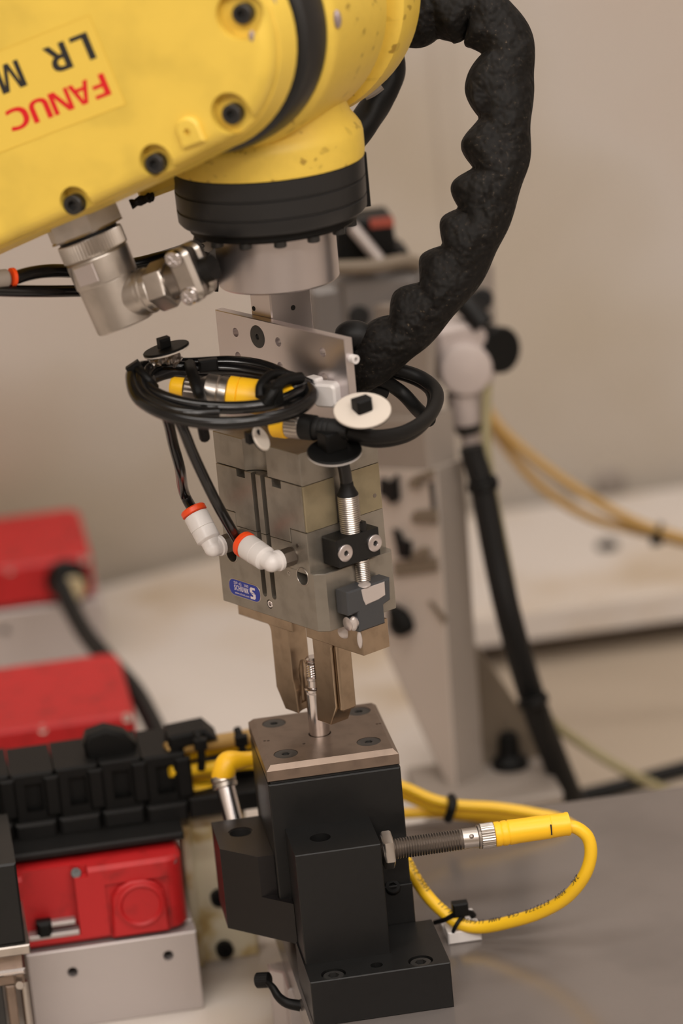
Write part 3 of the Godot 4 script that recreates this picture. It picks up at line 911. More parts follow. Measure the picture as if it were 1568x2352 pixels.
func build_sensor() -> void:
	var b := thing("sensor_clamp", "small black clamp block with two bright screws on the gripper's right face", "clamp", FG, Vector3(30, -10.2, 1.5))
	var hole := lathe([[4.05, -20], [4.05, 10]], 32, Transform3D(Basis(), Vector3(30.0, 0, 1.0)))
	var cb := await carve(box(25.9, -10.2, -8.4, 34.6, 0.4, 11.8, 0.5), [hole])
	part(b, "clamp_body", cb, M.anodized, FG)
	part(b, "clamp_ridge", box(31.6, 0.2, -3.6, 34.4, 4.0, -0.4, 0.9), M.anodized, FG)
	for z in [8.3, -5.5]:
		part(b, "screw", lathe([[3.2, 0], [3.2, 0.7], [2.7, 1.05], [1.25, 1.05], [1.1, 0.9, 1], [1.05, 0.0, 1], [0.001, -0.1]], 28, FG * along(Vector3(1, 0, 0), Vector3(34.5, -5.1, z))), M.aluminium, FW, "bright button head screw")
	var s := thing("proximity_sensor", "upright threaded metal sensor clamped on the gripper's right face", "sensor", FG, Vector3(30, -11, 1))
	var ax := FG * Transform3D(Basis(), Vector3(30.0, 0, 1.0))
	part(s, "barrel", lathe(thread(4.0, -10.6, 14.2, 0.8, 0.22), 32, ax), M.steel, FW, "", 25.0)
	part(s, "cable_end", lathe([[3.9, 14.1], [3.9, 14.6], [3.3, 15.6], [2.5, 17.5], [2.4, 19]], 24, ax), M.rubber, FW)
	var top := FG * Vector3(30.0, 18, 1.0)
	part(s, "lead", tube(smooth_path([top, FG * Vector3(29.9, 24, 1.4), FG * Vector3(29.4, 29, 2.2), FG * Vector3(28.0, 33.5, 3.4), at(768, 1020, 1290), at(752, 985, 1290)]), 2.3, 12), M.cable_black, FW)
	var g := thing("sensor_target", "dark grey stepped target block glued to the right jaw under the sensor", "sensor target", FG, Vector3(34, -36, 2))
	var tp := PackedVector2Array([Vector2(-8.6, -18.6), Vector2(12.0, -18.6), Vector2(12.0, -27.6), Vector2(7.6, -27.6), Vector2(7.6, -35.2), Vector2(-4.6, -35.2), Vector2(-4.6, -28.0), Vector2(-8.0, -27.0)])
	# profile lies in the z-y plane of the gripper: x axis of the outline runs along local z
	var zy := FG * Transform3D(Basis(Vector3(0, 0, -1), Vector3.UP, Vector3(1, 0, 0)), Vector3.ZERO)
	var mir := PackedVector2Array()
	for q in tp:
		mir.append(Vector2(-q.x, q.y))
	part(g, "block", prism(mir, 31.2, 38.4, 0.6), M.target_grey, zy)
	part(g, "glue", prism(PackedVector2Array([Vector2(-5.5, -19.2), Vector2(5.6, -19.2), Vector2(5.4, -24.4), Vector2(2, -25.2), Vector2(-4.0, -25.6), Vector2(-5, -23)]), 38.2, 38.9, 0.35), M.glue, zy)
	part(g, "glue", ball(2.0, FG * Vector3(36.5, -18.7, 2.2), Vector3(1.2, 0.4, 1.6)), M.glue, FW)
	part(g, "glue", ball(2.2, FG * Vector3(37.2, -31.5, 9.4), Vector3(0.7, 1.3, 0.6)), M.glue, FW)
	part(g, "glue", ball(2.0, FG * Vector3(36.9, -38.5, 7.0), Vector3(0.5, 1.7, 0.4)), M.glue, FW)
	part(g, "glue", ball(2.4, FG * Vector3(28.5, -37.0, 7.0), Vector3(1.1, 1.2, 0.3)), M.glue, FW)
	part(g, "side_bolt", lathe([[2.6, 0], [2.6, 4.2], [2.0, 4.6]], 24, FG * along(Vector3(0, 0, 1), Vector3(35.4, -31.6, 6.6))), M.aluminium, FW)
	part(g, "stud", lathe(thread(2.7, -19, -10.4, 0.7, 0.2), 24, FG * Transform3D(Basis(), Vector3(32.6, 0, -0.6))), M.steel, FW, "", 25.0)

func fitting(base: Vector3, reach: float, dir: Vector3, label: String) -> Vector3:
	var o := thing("tube_fitting", label, "tube fitting", FG, base, "white push-in fittings with orange collars")
	var out := Vector3(0, 0, 1)
	var elbow := base + out * reach
	part(o, "threaded_nut", lathe([[3.4, -1], [3.4, 0.4], [3.5, 0.4, 1], [3.5, reach - 4.2, 1], [3.1, reach - 3.4]], 24, FG * along(out, base)), M.steel_dark, FW)
	part(o, "elbow_neck", lathe([[3.3, reach - 4.2], [3.9, reach - 3.8], [3.9, reach - 2.6], [3.4, reach - 2.2], [3.4, reach]], 28, FG * along(out, base)), M.white_plastic, FW)
	part(o, "elbow", ball(3.5, FG * elbow), M.white_plastic, FW)
	var d := dir.normalized()
	part(o, "sleeve", lathe([[3.4, 0], [3.5, 2.8], [4.5, 3.6], [4.6, 4.0], [4.65, 8.0], [4.5, 8.15], [4.7, 8.3], [4.75, 13.6], [4.4, 14.2], [3, 14.2]], 32, FG * along(d, elbow)), M.white_plastic, FW)
	part(o, "collar", lathe([[2.2, 13.8], [4.2, 14.4], [4.9, 14.8], [4.9, 16.4], [4.5, 16.9], [2.2, 16.9]], 32, FG * along(d, elbow)), M.orange_plastic, FW)
	return FG * (elbow + d * 15.5)

func build_air_lines() -> void:
	var d1 := Vector3(-0.60, 0.80, 0.02)
	var d2 := Vector3(-0.96, 0.26, 0.02)
	var e1 := fitting(Vector3(-16, -7.2, 18.2), 12.0, d1, "white fitting with orange collar nearer the left edge of the gripper")
	var e2 := fitting(Vector3(16, -7.2, 18.2), 9.6, d2, "white fitting with orange collar on the dark nut nearer the gripper's front corner")
	var u1 := FG.basis * d1.normalized()
	var u2 := FG.basis * d2.normalized()
	var a := thing("air_tube", "shiny black air tube on the left, running down to the upper white fitting", "air tube", FW, e1, "black air tubes to the gripper")
	part(a, "tube_wall", tube(smooth_path([e1 - u1 * 4.0, e1, e1 + u1 * 8.0] + pts([[413, 1075, 1318], [398, 1020, 1306], [388, 975, 1294], [378, 945, 1286]])), 2.0, 14), M.tube_black, FW)
	var b := thing("air_tube", "shiny black air tube on the right, curving down to the lower white fitting", "air tube", FW, e2, "black air tubes to the gripper")
	part(b, "tube_wall", tube(smooth_path([e2 - u2 * 4.0, e2, e2 + u2 * 4.0] + pts([[505, 1170, 1312], [472, 1105, 1304], [442, 1040, 1294], [420, 985, 1286], [405, 955, 1280]])), 2.0, 14), M.tube_black, FW)

func disc_tag(label: String, c: Vector3, n: Vector3, r: float, top_mat: Material, low_mat: Material, head: Vector3, head_size := 3.2) -> void:
	var o := thing("tie_disc", label, "tie disc", FW, c, "round cable tie discs")
	part(o, "disc_face", lathe([[r - 0.3, 0.0], [r, 0.2], [r, 0.7], [r - 0.3, 0.95]], 40, along(n, c)), top_mat, FW)
	part(o, "disc_back", lathe([[r - 0.4, -0.6], [r - 0.1, -0.4], [r - 0.1, 0.0]], 40, along(n, c)), low_mat, FW)
	part(o, "tie_head", box(-head_size, -head_size * 0.9, -head_size * 0.9, head_size, head_size * 0.9, head_size * 0.9, 0.7), M.plastic_black, Transform3D(Basis(Vector3(0.2, 1, 0.1).normalized(), 0.5), head))

func build_coil() -> void:
	var o := thing("cable_coil", "shiny black cable wound in flat loops in front of the mounting plate", "cable", FW, at(510, 960, 1290))
	part(o, "loop", tube(smooth_path(pts([[303, 868, 1300], [322, 918, 1286], [395, 956, 1275], [500, 972, 1269], [600, 964, 1271], [680, 942, 1280], [716, 908, 1292], [690, 882, 1306], [622, 862, 1315], [540, 848, 1320], [450, 846, 1320], [370, 842, 1316], [318, 846, 1308]]), 8, true), 2.45, 14, true), M.tube_black, FW)
	part(o, "loop", tube(smooth_path(pts([[335, 862, 1304], [350, 900, 1294], [430, 928, 1287], [530, 937, 1284], [620, 928, 1286], [675, 908, 1293], [702, 892, 1302], [664, 868, 1314], [605, 842, 1320], [530, 832, 1323], [440, 836, 1322], [365, 838, 1315]]), 8, true), 2.4, 14, true), M.tube_black, FW)
	part(o, "loop", tube(smooth_path(pts([[318, 856, 1303], [330, 905, 1290], [385, 938, 1282], [440, 950, 1279], [500, 948, 1282]])), 2.3, 12), M.tube_black, FW)
	part(o, "loop", tube(smooth_path(pts([[350, 870, 1312], [400, 856, 1318], [470, 866, 1322], [530, 856, 1324], [600, 870, 1322], [640, 880, 1318]])), 2.0, 12), M.cable_black, FW)
	part(o, "lead", tube(smooth_path(pts([[610, 872, 1300], [650, 866, 1298], [690, 874, 1300], [712, 884, 1304]])), 1.5, 10), M.cable_black, FW)
	part(o, "lead", tube(smooth_path(pts([[640, 905, 1300], [672, 890, 1298], [700, 886, 1300], [700, 915, 1296], [660, 940, 1290]])), 1.8, 10), M.cable_black, FW)
	# ties round the coil
	var t1 := thing("cable_tie", "black cable tie round the left bend of the coil", "cable tie", FW, at(320, 850, 1305), "black cable ties on the coil")
	part(t1, "tie_head", box(-2.6, -2.8, -2.2, 2.6, 2.8, 2.2, 0.6), M.plastic_black, Transform3D(Basis(Vector3(0, 0, 1), 0.5), at(312, 850, 1303)))
	part(t1, "strap", tube(smooth_path(pts([[314, 846, 1302], [326, 856, 1299], [342, 874, 1297], [356, 890, 1300]])), 1.6, 10), M.plastic_black, FW)
	var t2 := thing("cable_tie", "black cable tie strapped over the metal nut inside the coil", "cable tie", FW, at(455, 880, 1306), "black cable ties on the coil")
	part(t2, "strap", tube(smooth_path(pts([[436, 838, 1316], [442, 860, 1306], [452, 890, 1300], [462, 920, 1296], [468, 945, 1282]])), 2.2, 10), M.plastic_black, FW)
	part(t2, "tie_head", box(-3.4, -2.2, -2.2, 3.4, 2.2, 2.2, 0.6), M.plastic_black, Transform3D(FB.basis, at(478, 838, 1316)))
	part(t2, "tail", tube(smooth_path(pts([[462, 960, 1284], [466, 985, 1290], [470, 1005, 1296]])), 2.0, 10), M.plastic_black, FW)
	var t3 := thing("cable_tie", "black cable tie looped over the yellow plug at the right of the coil", "cable tie", FW, at(620, 880, 1296), "black cable ties on the coil")
	part(t3, "strap", tube(smooth_path(pts([[598, 912, 1288], [600, 885, 1290], [622, 862, 1296], [660, 862, 1300], [712, 882, 1304]])), 1.9, 10), M.plastic_black, FW)
	part(t3, "strap", tube(smooth_path(pts([[612, 928, 1284], [628, 900, 1284], [650, 876, 1290], [690, 868, 1298]])), 2.2, 10), M.plastic_black, FW)
	part(t3, "tie_head", box(-3.2, -3.4, -2.4, 3.2, 3.4, 2.4, 0.7), M.plastic_black, Transform3D(FG.basis, at(628, 905, 1286)))
	# first plug pair inside the coil
	var c1 := thing("cable_plug", "yellow and metal cable plug lying inside the black coil", "cable plug", FW, at(500, 900, 1312))
	var a := at(392, 886, 1310)
	var b := at(612, 914, 1304)
	var u := (b - a).normalized()
	var ln := (b - a).length()
	var ax := along(u, a)
	part(c1, "rear_grip", lathe([[2.8, 0], [3.4, 1], [3.6, 5.0]], 24, ax), M.yellow_plastic, FW)
	part(c1, "knurled_ring", lathe([[4.7, 5.6], [5.0, 6.0, 2], [5.0, 10.4, 2], [4.2, 10.8]], 48, ax), M.steel_dark, FW)
	part(c1, "nut", lathe([[4.2, 10.6], [5.4, 13.0], [6.1, 13.6], [6.1, 17.8], [5.5, 18.2], [5.8, 18.6], [5.8, 21.2], [5.3, 21.6]], 32, ax), M.plated, FW)
	part(c1, "body", lathe([[5.3, 21.2], [6.3, 21.8], [6.3, 25.0], [5.9, 25.3], [6.3, 25.6], [6.3, ln - 3], [5.2, ln]], 32, ax), M.yellow_plastic, FW)
	# second plug and its black boot, lower right
	var c2 := thing("cable_plug", "black ribbed cable plug with a metal collar right of the coil", "cable plug", FW, at(730, 975, 1290))
	var a2 := at(628, 972, 1300)
	var b2 := at(800, 992, 1286)
	var u2 := (b2 - a2).normalized()
	var ln2 := (b2 - a2).length()
	var bx := along(u2, a2)
	part(c2, "yellow_sleeve", lathe([[4.2, 0], [5.0, 0.8], [5.0, 5.6], [4.5, 6.0]], 28, bx), M.yellow_plastic, FW)
	part(c2, "collar", lathe([[4.3, 6.0], [4.6, 6.4, 2], [4.6, 11.4, 2], [4.2, 12.0]], 48, bx), M.plated, FW)
	var rib := [[4.4, 11.6], [4.7, 12.2], [4.6, 17.0]]
	for i in 4:
		rib.append([3.9, 17.2 + i * 2.0]); rib.append([4.2, 17.6 + i * 2.0]); rib.append([4.1, 18.9 + i * 2.0])
	rib.append([2.8, ln2])
	part(c2, "boot", lathe(rib, 28, bx), M.rubber, FW)
	part(c2, "yellow_clip", lathe([[2.0, 0], [3.4, 0.4], [3.4, 5.5], [2.4, 6.0]], 20, along(at(640, 912, 1300) - at(670, 902, 1304), at(668, 905, 1296))), M.yellow_plastic, FW)
	# right-hand loop
	var r := thing("cable_loop", "matt black cable looped out to the right of the mounting plate", "cable", FW, at(900, 1000, 1300))
	part(r, "loop", tube(smooth_path(pts([[795, 991, 1287], [860, 1003, 1290], [930, 992, 1300], [985, 955, 1316], [1003, 905, 1332], [968, 868, 1340], [900, 846, 1340], [840, 838, 1334], [800, 850, 1330]])), 2.6, 14), M.rubber, FW)
	part(r, "loop", tube(smooth_path(pts([[800, 1000, 1292], [870, 1014, 1296], [945, 995, 1308], [990, 945, 1326], [988, 895, 1340], [930, 862, 1346], [850, 850, 1342], [810, 856, 1336]])), 2.4, 14), M.rubber, FW)
	part(r, "strand", tube(smooth_path(pts([[815, 870, 1330], [870, 872, 1338], [920, 900, 1344], [958, 940, 1340], [985, 965, 1330]])), 2.7, 14), M.rubber, FW)
	part(r, "strand", tube(smooth_path(pts([[815, 888, 1332], [850, 893, 1338], [885, 905, 1342]])), 2.2, 12), M.rubber, FW)
	var clip := thing("plastic_clip", "milky white plastic clip between plate and coil", "clip", FW, at(750, 905, 1300))
	part(clip, "clip_body", prism(rect(-4.6, -4.4, 4.6, 4.4, 2.0, 4), -3, 3, 0.8), M.white_plastic, Transform3D(FG.basis.rotated(Vector3.UP, 0.4), at(752, 905, 1302)))
	part(clip, "clip_arm", prism(rect(-3, -1.2, 3, 1.2, 0.8, 3), -2, 2, 0.5), M.white_plastic, Transform3D(FG.basis, at(722, 872, 1306)))
	# discs
	disc_tag("black disc with a white rim and tie head, standing over the coil's left end", at(382, 804, 1310), Vector3(-0.17, 0.97, -0.02), 8.6, M.plastic_black, M.tag_white, at(376, 787, 1309), 2.2)
	disc_tag("white disc with a black tie head on top, right of the mounting plate", at(832, 945, 1280), Vector3(0.03, 0.93, 0.36), 10.2, M.tag_white, M.plastic_black, at(831, 931, 1279), 3.1)
	disc_tag("small white disc seen almost edge on under the coil", at(597, 1009, 1284), Vector3(0.8, 0.45, 0.35), 4.6, M.tag_white, M.plastic_black, at(580, 1002, 1284), 2.4)
	disc_tag("black disc with pale rim under the black plug, above the sensor lead", at(768, 1038, 1288), Vector3(0.02, 0.97, 0.22), 9.8, M.plastic_black, M.white_plastic, at(762, 1010, 1288), 4.2)
	var dust := thing("dust_lump", "grey brown lump of lint under the left tie disc", "lint", FW, at(372, 825, 1308))
	part(dust, "lint", tube(smooth_path(pts([[345, 835, 1309], [365, 822, 1309], [392, 820, 1310], [410, 830, 1311]])), 2.4, 14, false, Form.new(2)), M.steel_dark, FW)

func build_elbow_connector() -> void:
	var o := thing("elbow_connector", "nickel plated right-angle connector hanging under the yellow arm at left", "connector", FA, Vector3(-72, -87, 45))
	var c := FA * along(Vector3(0, -1, 0), Vector3(-71.9, 0, 45))
	part(o, "hex_flange", lathe([[14.4, 44, 1], [14.4, 50.2, 1], [13.6, 50.9]], 24, c), M.plated, FW)
	part(o, "gasket", lathe([[10.4, 50.8], [10.8, 51.0], [10.8, 52.4], [10.2, 52.6]], 32, c), M.rubber, FW)
	part(o, "knurled_ring", lathe([[11.2, 52.2], [11.9, 52.5], [12.1, 53.0, 2], [12.1, 58.4, 2], [11.9, 58.9], [11.2, 59.2]], 120, c), M.plated, FW, "", 20.0)
	part(o, "upper_barrel", lathe([[11.0, 59], [11.6, 59.6], [11.7, 60.2], [11.5, 68.9], [11.2, 69.3]], 48, c), M.plated, FW)
	part(o, "lower_barrel", lathe([[10.9, 69.2], [11.0, 69.6], [10.6, 86.0], [10.2, 86.7], [6, 86.7]], 48, c), M.plated, FW)
	part(o, "wrench_flat", box(-4.2, -67.5, 11.2, 4.2, -60.6, 11.75, 0.2), M.aluminium, FA * Transform3D(Basis(Vector3.UP, -0.05), Vector3(-71.9, 0, 45)))
	var s := FA * along(Vector3(1, 0, 0), Vector3(0, -77.6, 45))
	part(o, "side_arm", lathe([[8.2, -70], [8.2, -60.2], [8.0, -59.6], [8.0, -58.9], [8.4, -58.6], [8.4, -57.8], [7.9, -57.5], [7.9, -56.6]], 40, s), M.plated, FW)
	part(o, "gland_nut", lathe([[7.9, -56.6], [7.9, -55.2], [8.6, -54.9, 1], [9.0, -54.1, 1], [9.0, -48.6, 1], [8.5, -47.8, 1], [7.4, -47.4]], 24, s), M.plated, FW)
	part(o, "gland_neck", lathe([[6.6, -47.6], [6.6, -42.2]], 32, s), M.steel_dark, FW)
	var q := FA * Transform3D(Basis(), Vector3(-38.8, -76.6, 45))
	part(o, "clamp_bar", prism(rect(-4.6, -10.2, 4.6, 10.2, 3.6, 5), 1.2, 7.4, 1.6), M.plated, q)
	part(o, "clamp_bar", prism(rect(-4.6, -10.0, 4.6, 10.0, 3.6, 5), -7.0, -2.0, 1.2), M.plated, q)
	for y in [7.2, -6.9]:
		var sc := await carve(lathe([[3.2, 7.2], [3.2, 8.6], [2.6, 9.4], [0.01, 9.6]], 24, along(Vector3(0, 0, 1), Vector3.ZERO, Vector3.UP)), [box(-2.0, -0.35, 8.6, 2.0, 0.35, 11, 0), box(-0.35, -2.0, 8.6, 0.35, 2.0, 11, 0)])
		part(o, "clamp_screw", sc, M.chrome, q * Transform3D(Basis(Vector3(0, 0, 1), 0.5), Vector3(-0.4, y, 0)), "bright cross head screw")
	part(o, "cable_core", lathe([[4.6, -46], [4.6, -30]], 24, s), M.rubber, FW)
	# the black sleeve that leaves the clamp and passes behind the adapter
	var sl := thing("cable_sleeve", "black shrink sleeve running from the connector clamp behind the silver cylinder", "cable sleeve", FW, at(470, 610, 1325))
	part(sl, "sleeve", tube(smooth_path([FA * Vector3(-36, -77.6, 45)] + pts([[468, 614, 1330], [508, 602, 1346], [560, 590, 1358]])), 6.2, 16, false, Form.new(3)), M.rubber, FW)
	part(sl, "torn_edge", prism(outline(FB, 14.0, [[455, 640], [475, 658], [497, 640], [497, 600], [450, 600]]), 12.5, 14.0, 0.3), M.rubber, FB)
	part(sl, "tail", tube(smooth_path(pts([[500, 640, 1330], [498, 655, 1330], [497, 670, 1330]])), 0.7, 8), M.rubber, FW)
	var tagc := at(468, 556, 1318)
	var tg := thing("number_tag", "round cream number tag under the rim of the black flange", "tag", FW, tagc)
	var tb := Transform3D(Basis(cam_basis.x.rotated(Vector3.FORWARD, -1.35), cam_basis.y.rotated(Vector3.FORWARD, -1.35), cam_basis.z), tagc)
	part(tg, "disc", prism(disc(4.2, 32), -0.4, 0.4, 0.1), M.tag_white, tb)
	part(tg, "lettering", fit_width(letters("801", 2.2), 4.4, 2.2).moved(Transform3D(Basis(), Vector3(-3.9, -0.6, 0.44))), M.ink_black, tb)
	# two air tubes coming in from the left
	var ta := thing("air_tube", "upper black air tube at far left passing behind the elbow connector", "air tube", FW, at(100, 630, 1305), "air tubes at the far left")
	part(ta, "tube_wall", tube(smooth_path(pts([[30, 640, 1296], [70, 628, 1300], [120, 622, 1306], [200, 622, 1318], [300, 609, 1322], [370, 592, 1328], [440, 570, 1340], [500, 552, 1352]])), 2.5, 14), M.tube_black, FW)
	var tb2 := thing("air_tube", "lower black air tube at far left ending behind the elbow connector", "air tube", FW, at(100, 668, 1305), "air tubes at the far left")
	part(tb2, "tube_wall", tube(smooth_path(pts([[-60, 664, 1290], [20, 668, 1296], [110, 669, 1304], [200, 668, 1316]])), 2.2, 14), M.tube_black, FW)
	var cf := thing("tube_coupling", "pale tube coupling with an orange clip ring cut by the left edge", "tube coupling", FW, at(10, 638, 1295))
	var cu := at(40, 632, 1297) - at(-40, 640, 1290)
	part(cf, "coupling_body", lathe([[3.0, -16], [3.3, -15], [3.3, -1.6], [2.8, -1.0]], 24, along(cu, at(24, 638, 1296))), M.grey_paint, FW)
	part(cf, "clip_ring", lathe([[2.6, 0], [3.4, 0.2], [3.4, 1.5], [2.6, 1.7]], 24, along(cu, at(24, 637, 1296))), M.orange_plastic, FW)
	# scrap of foil on the arm's underside
	var ub := thing("tape_scrap", "torn scrap of black tape stuck under the yellow arm", "tape", FW, at(322, 462, 1300))
	part(ub, "tape", tube(smooth_path(pts([[300, 470, 1300], [320, 462, 1300], [340, 455, 1301], [350, 452, 1302]])), 1.6, 9, false, Form.new(4)), M.rubber, FW)

func build_hoses() -> void:
	var o := thing("wrapped_hose", "thick black wrapped hose arching from the wrist down behind the plate", "hose", FW, at(900, 820, 1335))
	var path := smooth_path(pts([[880, -30, 1345], [930, 15, 1345], [975, 45, 1342], [1030, 30, 1340], [1090, 26, 1338], [1135, 62, 1336], [1156, 120, 1334], [1153, 190, 1332], [1149, 270, 1330], [1143, 345, 1328], [1128, 415, 1327], [1103, 490, 1326], [1072, 560, 1326], [1028, 640, 1326], [970, 712, 1327], [915, 768, 1328], [868, 815, 1330], [835, 848, 1334], [800, 876, 1340]]), 14)
	var lump := Form.new(9)
	lump.centre = at(900, 330, 1332)
	part(o, "wrap_cover", tube(path, 10.6, 40, false, lump), M.wrap, FW, "", 60.0)
	part(o, "loose_end", prism(outline(FB, 20.0, [[1083, 184], [1104, 204], [1130, 224], [1130, 262], [1096, 258], [1085, 225]]), 16, 19, 0.6), M.wrap, FB)
	part(o, "end_cuff", tube(smooth_path(pts([[782, 775, 1330], [805, 768, 1328], [830, 775, 1328], [850, 800, 1328]])), 4.2, 16, false, Form.new(5)), M.rubber, FW)
	var b := thing("short_hose", "short piece of black hose showing behind the yellow wrist neck", "hose", FW, at(860, 230, 1360))
	part(b, "hose_wall", tube(smooth_path(pts([[840, 40, 1366], [880, 100, 1366], [897, 165, 1364], [866, 232, 1362], [826, 296, 1360], [770, 350, 1358], [700, 400, 1356]])), 5.6, 18, false, Form.new(6)), M.rubber, FW)
	part(b, "strap", tube(smooth_path(pts([[838, 222, 1354], [858, 212, 1354], [876, 198, 1354]])), 1.6, 8), M.grey_paint, FW)

func build_front_sensor() -> void:
	var o := thing("inductive_sensor", "threaded metal sensor lying level in the black post, nut at its left", "sensor", FB, Vector3(40, -120, 40))
	var s := FB * along(Vector3(1, 0.004, 0), Vector3(0, -120.3, 40))
	part(o, "nut", lathe([[6.0, 13.2], [6.9, 13.6, 1], [7.3, 14.2, 1], [7.3, 16.6, 1], [6.9, 17.2, 1], [5.0, 17.6]], 24, s), M.plated, FW)
	var prof := thread(4.0, 11, 43.5, 1.0, 0.36)
	part(o, "barrel", lathe(prof, 32, s), M.steel_dark, FW, "", 25.0)
	part(o, "smooth_end", lathe([[3.6, 43.3], [3.9, 43.6], [3.9, 49.6]], 32, s), M.plated, FW)
	part(o, "indicator", lathe([[0.9, 0], [0.9, 0.35], [0.5, 0.6]], 16, FB * along(Vector3(0, 0.55, 0.83), Vector3(46.6, -118.2, 43.2))), M.steel_dark, FW)
	var pl := thing("yellow_plug", "yellow moulded plug with a knurled metal nut on the level sensor", "cable plug", FB, Vector3(70, -120, 40))
	part(pl, "knurled_nut", lathe([[3.9, 49.2], [4.6, 49.5], [4.4, 50.2], [4.8, 50.6, 2], [4.8, 55.4, 2], [4.2, 55.9]], 64, s), M.plated, FW, "", 20.0)
	part(pl, "grip", lathe([[4.4, 55.7], [4.7, 56.2], [4.7, 57.6], [4.4, 58.2], [4.7, 58.8], [4.75, 60.2], [4.4, 60.8], [4.75, 61.4], [4.6, 64.5], [4.55, 76.6], [4.35, 77.0], [4.5, 77.4], [4.3, 82.6], [4.5, 83.2], [4.4, 84.0], [2.4, 84.3]], 36, s), M.yellow_plastic, FW)
	part(pl, "mark", box(76.2, -121.5, 44.1, 76.7, -117.5, 44.8, 0), M.ink_black, FB)
	var c := thing("yellow_cable", "yellow printed cable curving from the plug down to the white tie mount", "cable", FB, Vector3(70, -168, 25))
	var path := smooth_path(fixed_z([[1300, 1898, 40.0], [1325, 1902, 40.5], [1350, 1925, 41.5], [1356, 1965, 42.0], [1340, 2014, 41.0], [1300, 2062, 37.0], [1240, 2096, 31.0], [1170, 2118, 24.5], [1105, 2130, 18.0], [1055, 2122, 13.5], [1015, 2092, 8.5], [985, 2062, 4.0], [955, 2020, -2.0], [930, 1975, -8.0], [905, 1925, -14.0]]), 16)
	part(c, "jacket", tube(path, 2.45, 16), M.yellow_cable, FW)
	# print along the jacket
	var total := 0.0
	var lens_at := PackedFloat32Array([0.0])
	for i in path.size() - 1:
		total += path[i].distance_to(path[i + 1])
		lens_at.append(total)
	var ink := Sh.new()
	var text := "2AC   300V  E172774  CSA  AWM  LL64982   I/II    105C 250V  300V FT1"
	var sway := 26.0
	for ch in text:
		if ch != " ":
			var k := 1
			while k < lens_at.size() - 2 and lens_at[k] < sway:
				k += 1
			var q: Vector3 = path[k - 1].lerp(path[k], (sway - lens_at[k - 1]) / maxf(0.001, lens_at[k] - lens_at[k - 1]))
			var tdir := (path[k] - path[k - 1]).normalized()
			var face := (cam_at - q).normalized() * 0.75 + Vector3.UP * 0.85
			face = (face - tdir * face.dot(tdir)).normalized()
			ink.put(letters(ch, 1.9, 0.1, false), Transform3D(Basis(tdir, face.cross(tdir), face), q + face * 2.43 - (face.cross(tdir)) * 0.9))
		sway += 1.75 if ch != " " else 1.3
	part(c, "lettering", ink, M.ink_black, FW, "fine black print")
	# rear sensor with its yellow elbow plug
	var r := thing("rear_sensor", "bright metal sensor leaning out behind the side block with a yellow elbow plug", "sensor", FW, at(532, 1880, 1390))
	var ra: Vector3 = fixed_z([[541, 1905, -26.0]])[0]
	var rb: Vector3 = fixed_z([[516, 1803, -34.0]])[0]
	var u := (rb - ra).normalized()
	var L := (rb - ra).length()
	part(r, "barrel", lathe([[3.6, -6], [3.7, -5.5], [3.7, L - 1]], 32, along(u, ra)), M.chrome, FW)
	part(r, "ring", lathe([[3.7, L - 1.2], [4.9, L - 0.8], [5.0, L + 0.8], [4.5, L + 1.2], [4.9, L + 1.6], [4.9, L + 3.4], [4.3, L + 3.8]], 32, along(u, ra)), M.plated, FW)
	part(r, "elbow_plug", tube(smooth_path([rb + u * 3.0] + fixed_z([[515, 1770, -35.0], [525, 1751, -36.0], [555, 1746, -37.0], [590, 1742, -38.0], [640, 1738, -40.0]])), 4.5, 18, false, Form.new(7)), M.yellow_plastic, FW)

func red_switch(z: float, top: float, label: String, front_details: bool) -> Node3D:
	var o := thing("red_switch_box", label, "switch box", FB, Vector3(-94, -180, z - 40), "red switch boxes in a row")
	var body := column(rect(-133, z - 85, -54.6, z, 7, 4), -180, top, 1.6)
	var cuts := []
	if front_details:
		cuts.append(box(-118, -176.5, z - 6, -97.5, top + 5, z + 5, 0))
		cuts.append(box(-86, -181, z - 1.6, -61, -157, z + 5, 0))
		cuts.append(box(-100.5, top - 3.4, z - 5, -92, top + 5, z + 5, 0))
	part(o, "housing", await carve(body, cuts) if cuts.size() else body, M.red_paint, FB)
	for x in [-96.5, -58.5]:
		part(o, "cover_screw", cap_screw(2.1, 1.5), M.black_steel if front_details else M.nickel, FB * along(Vector3(0, 0.5, 0.87), Vector3(x, top - 2.6, z - 1.6 if not front_details else z - 3.4)), "small cover screw")
	if front_details:
		part(o, "outlet_pad", prism(PackedVector2Array([Vector2(-85, -179.5), Vector2(-62.5, -179.5), Vector2(-62.5, -166), Vector2(-63.5, -161.5), Vector2(-66.5, -158.2), Vector2(-71, -156.6), Vector2(-76, -156.6), Vector2(-80.5, -158.4), Vector2(-83.8, -162)]), z - 2.5, z + 1.6, 0.8), M.red_paint, FB)
		var f := FB * along(Vector3(0, 0, 1), Vector3(-72.8, -166.8, z + 1.5))
		part(o, "blanking_plug", lathe([[9.4, 0], [9.4, 0.9], [8.2, 1.3], [7.4, 0.7], [7.2, 0.3], [0.01, 0.3]], 40, f), M.red_paint, FW)
		part(o, "actuator_key", box(-114.5, -176.2, z - 5.5, -108.5, -169.0, z + 1.0, 1.4), M.plastic_black, FB)
		part(o, "key_slide", box(-118, -176.4, z - 5.8, -98, -174.4, z + 0.4, 0.3), M.aluminium_matte, FB)
		part(o, "key_slide", box(-109, -172.4, z - 6, -99, -170.6, z - 1.4, 0.3), M.aluminium_matte, FB)
	return o

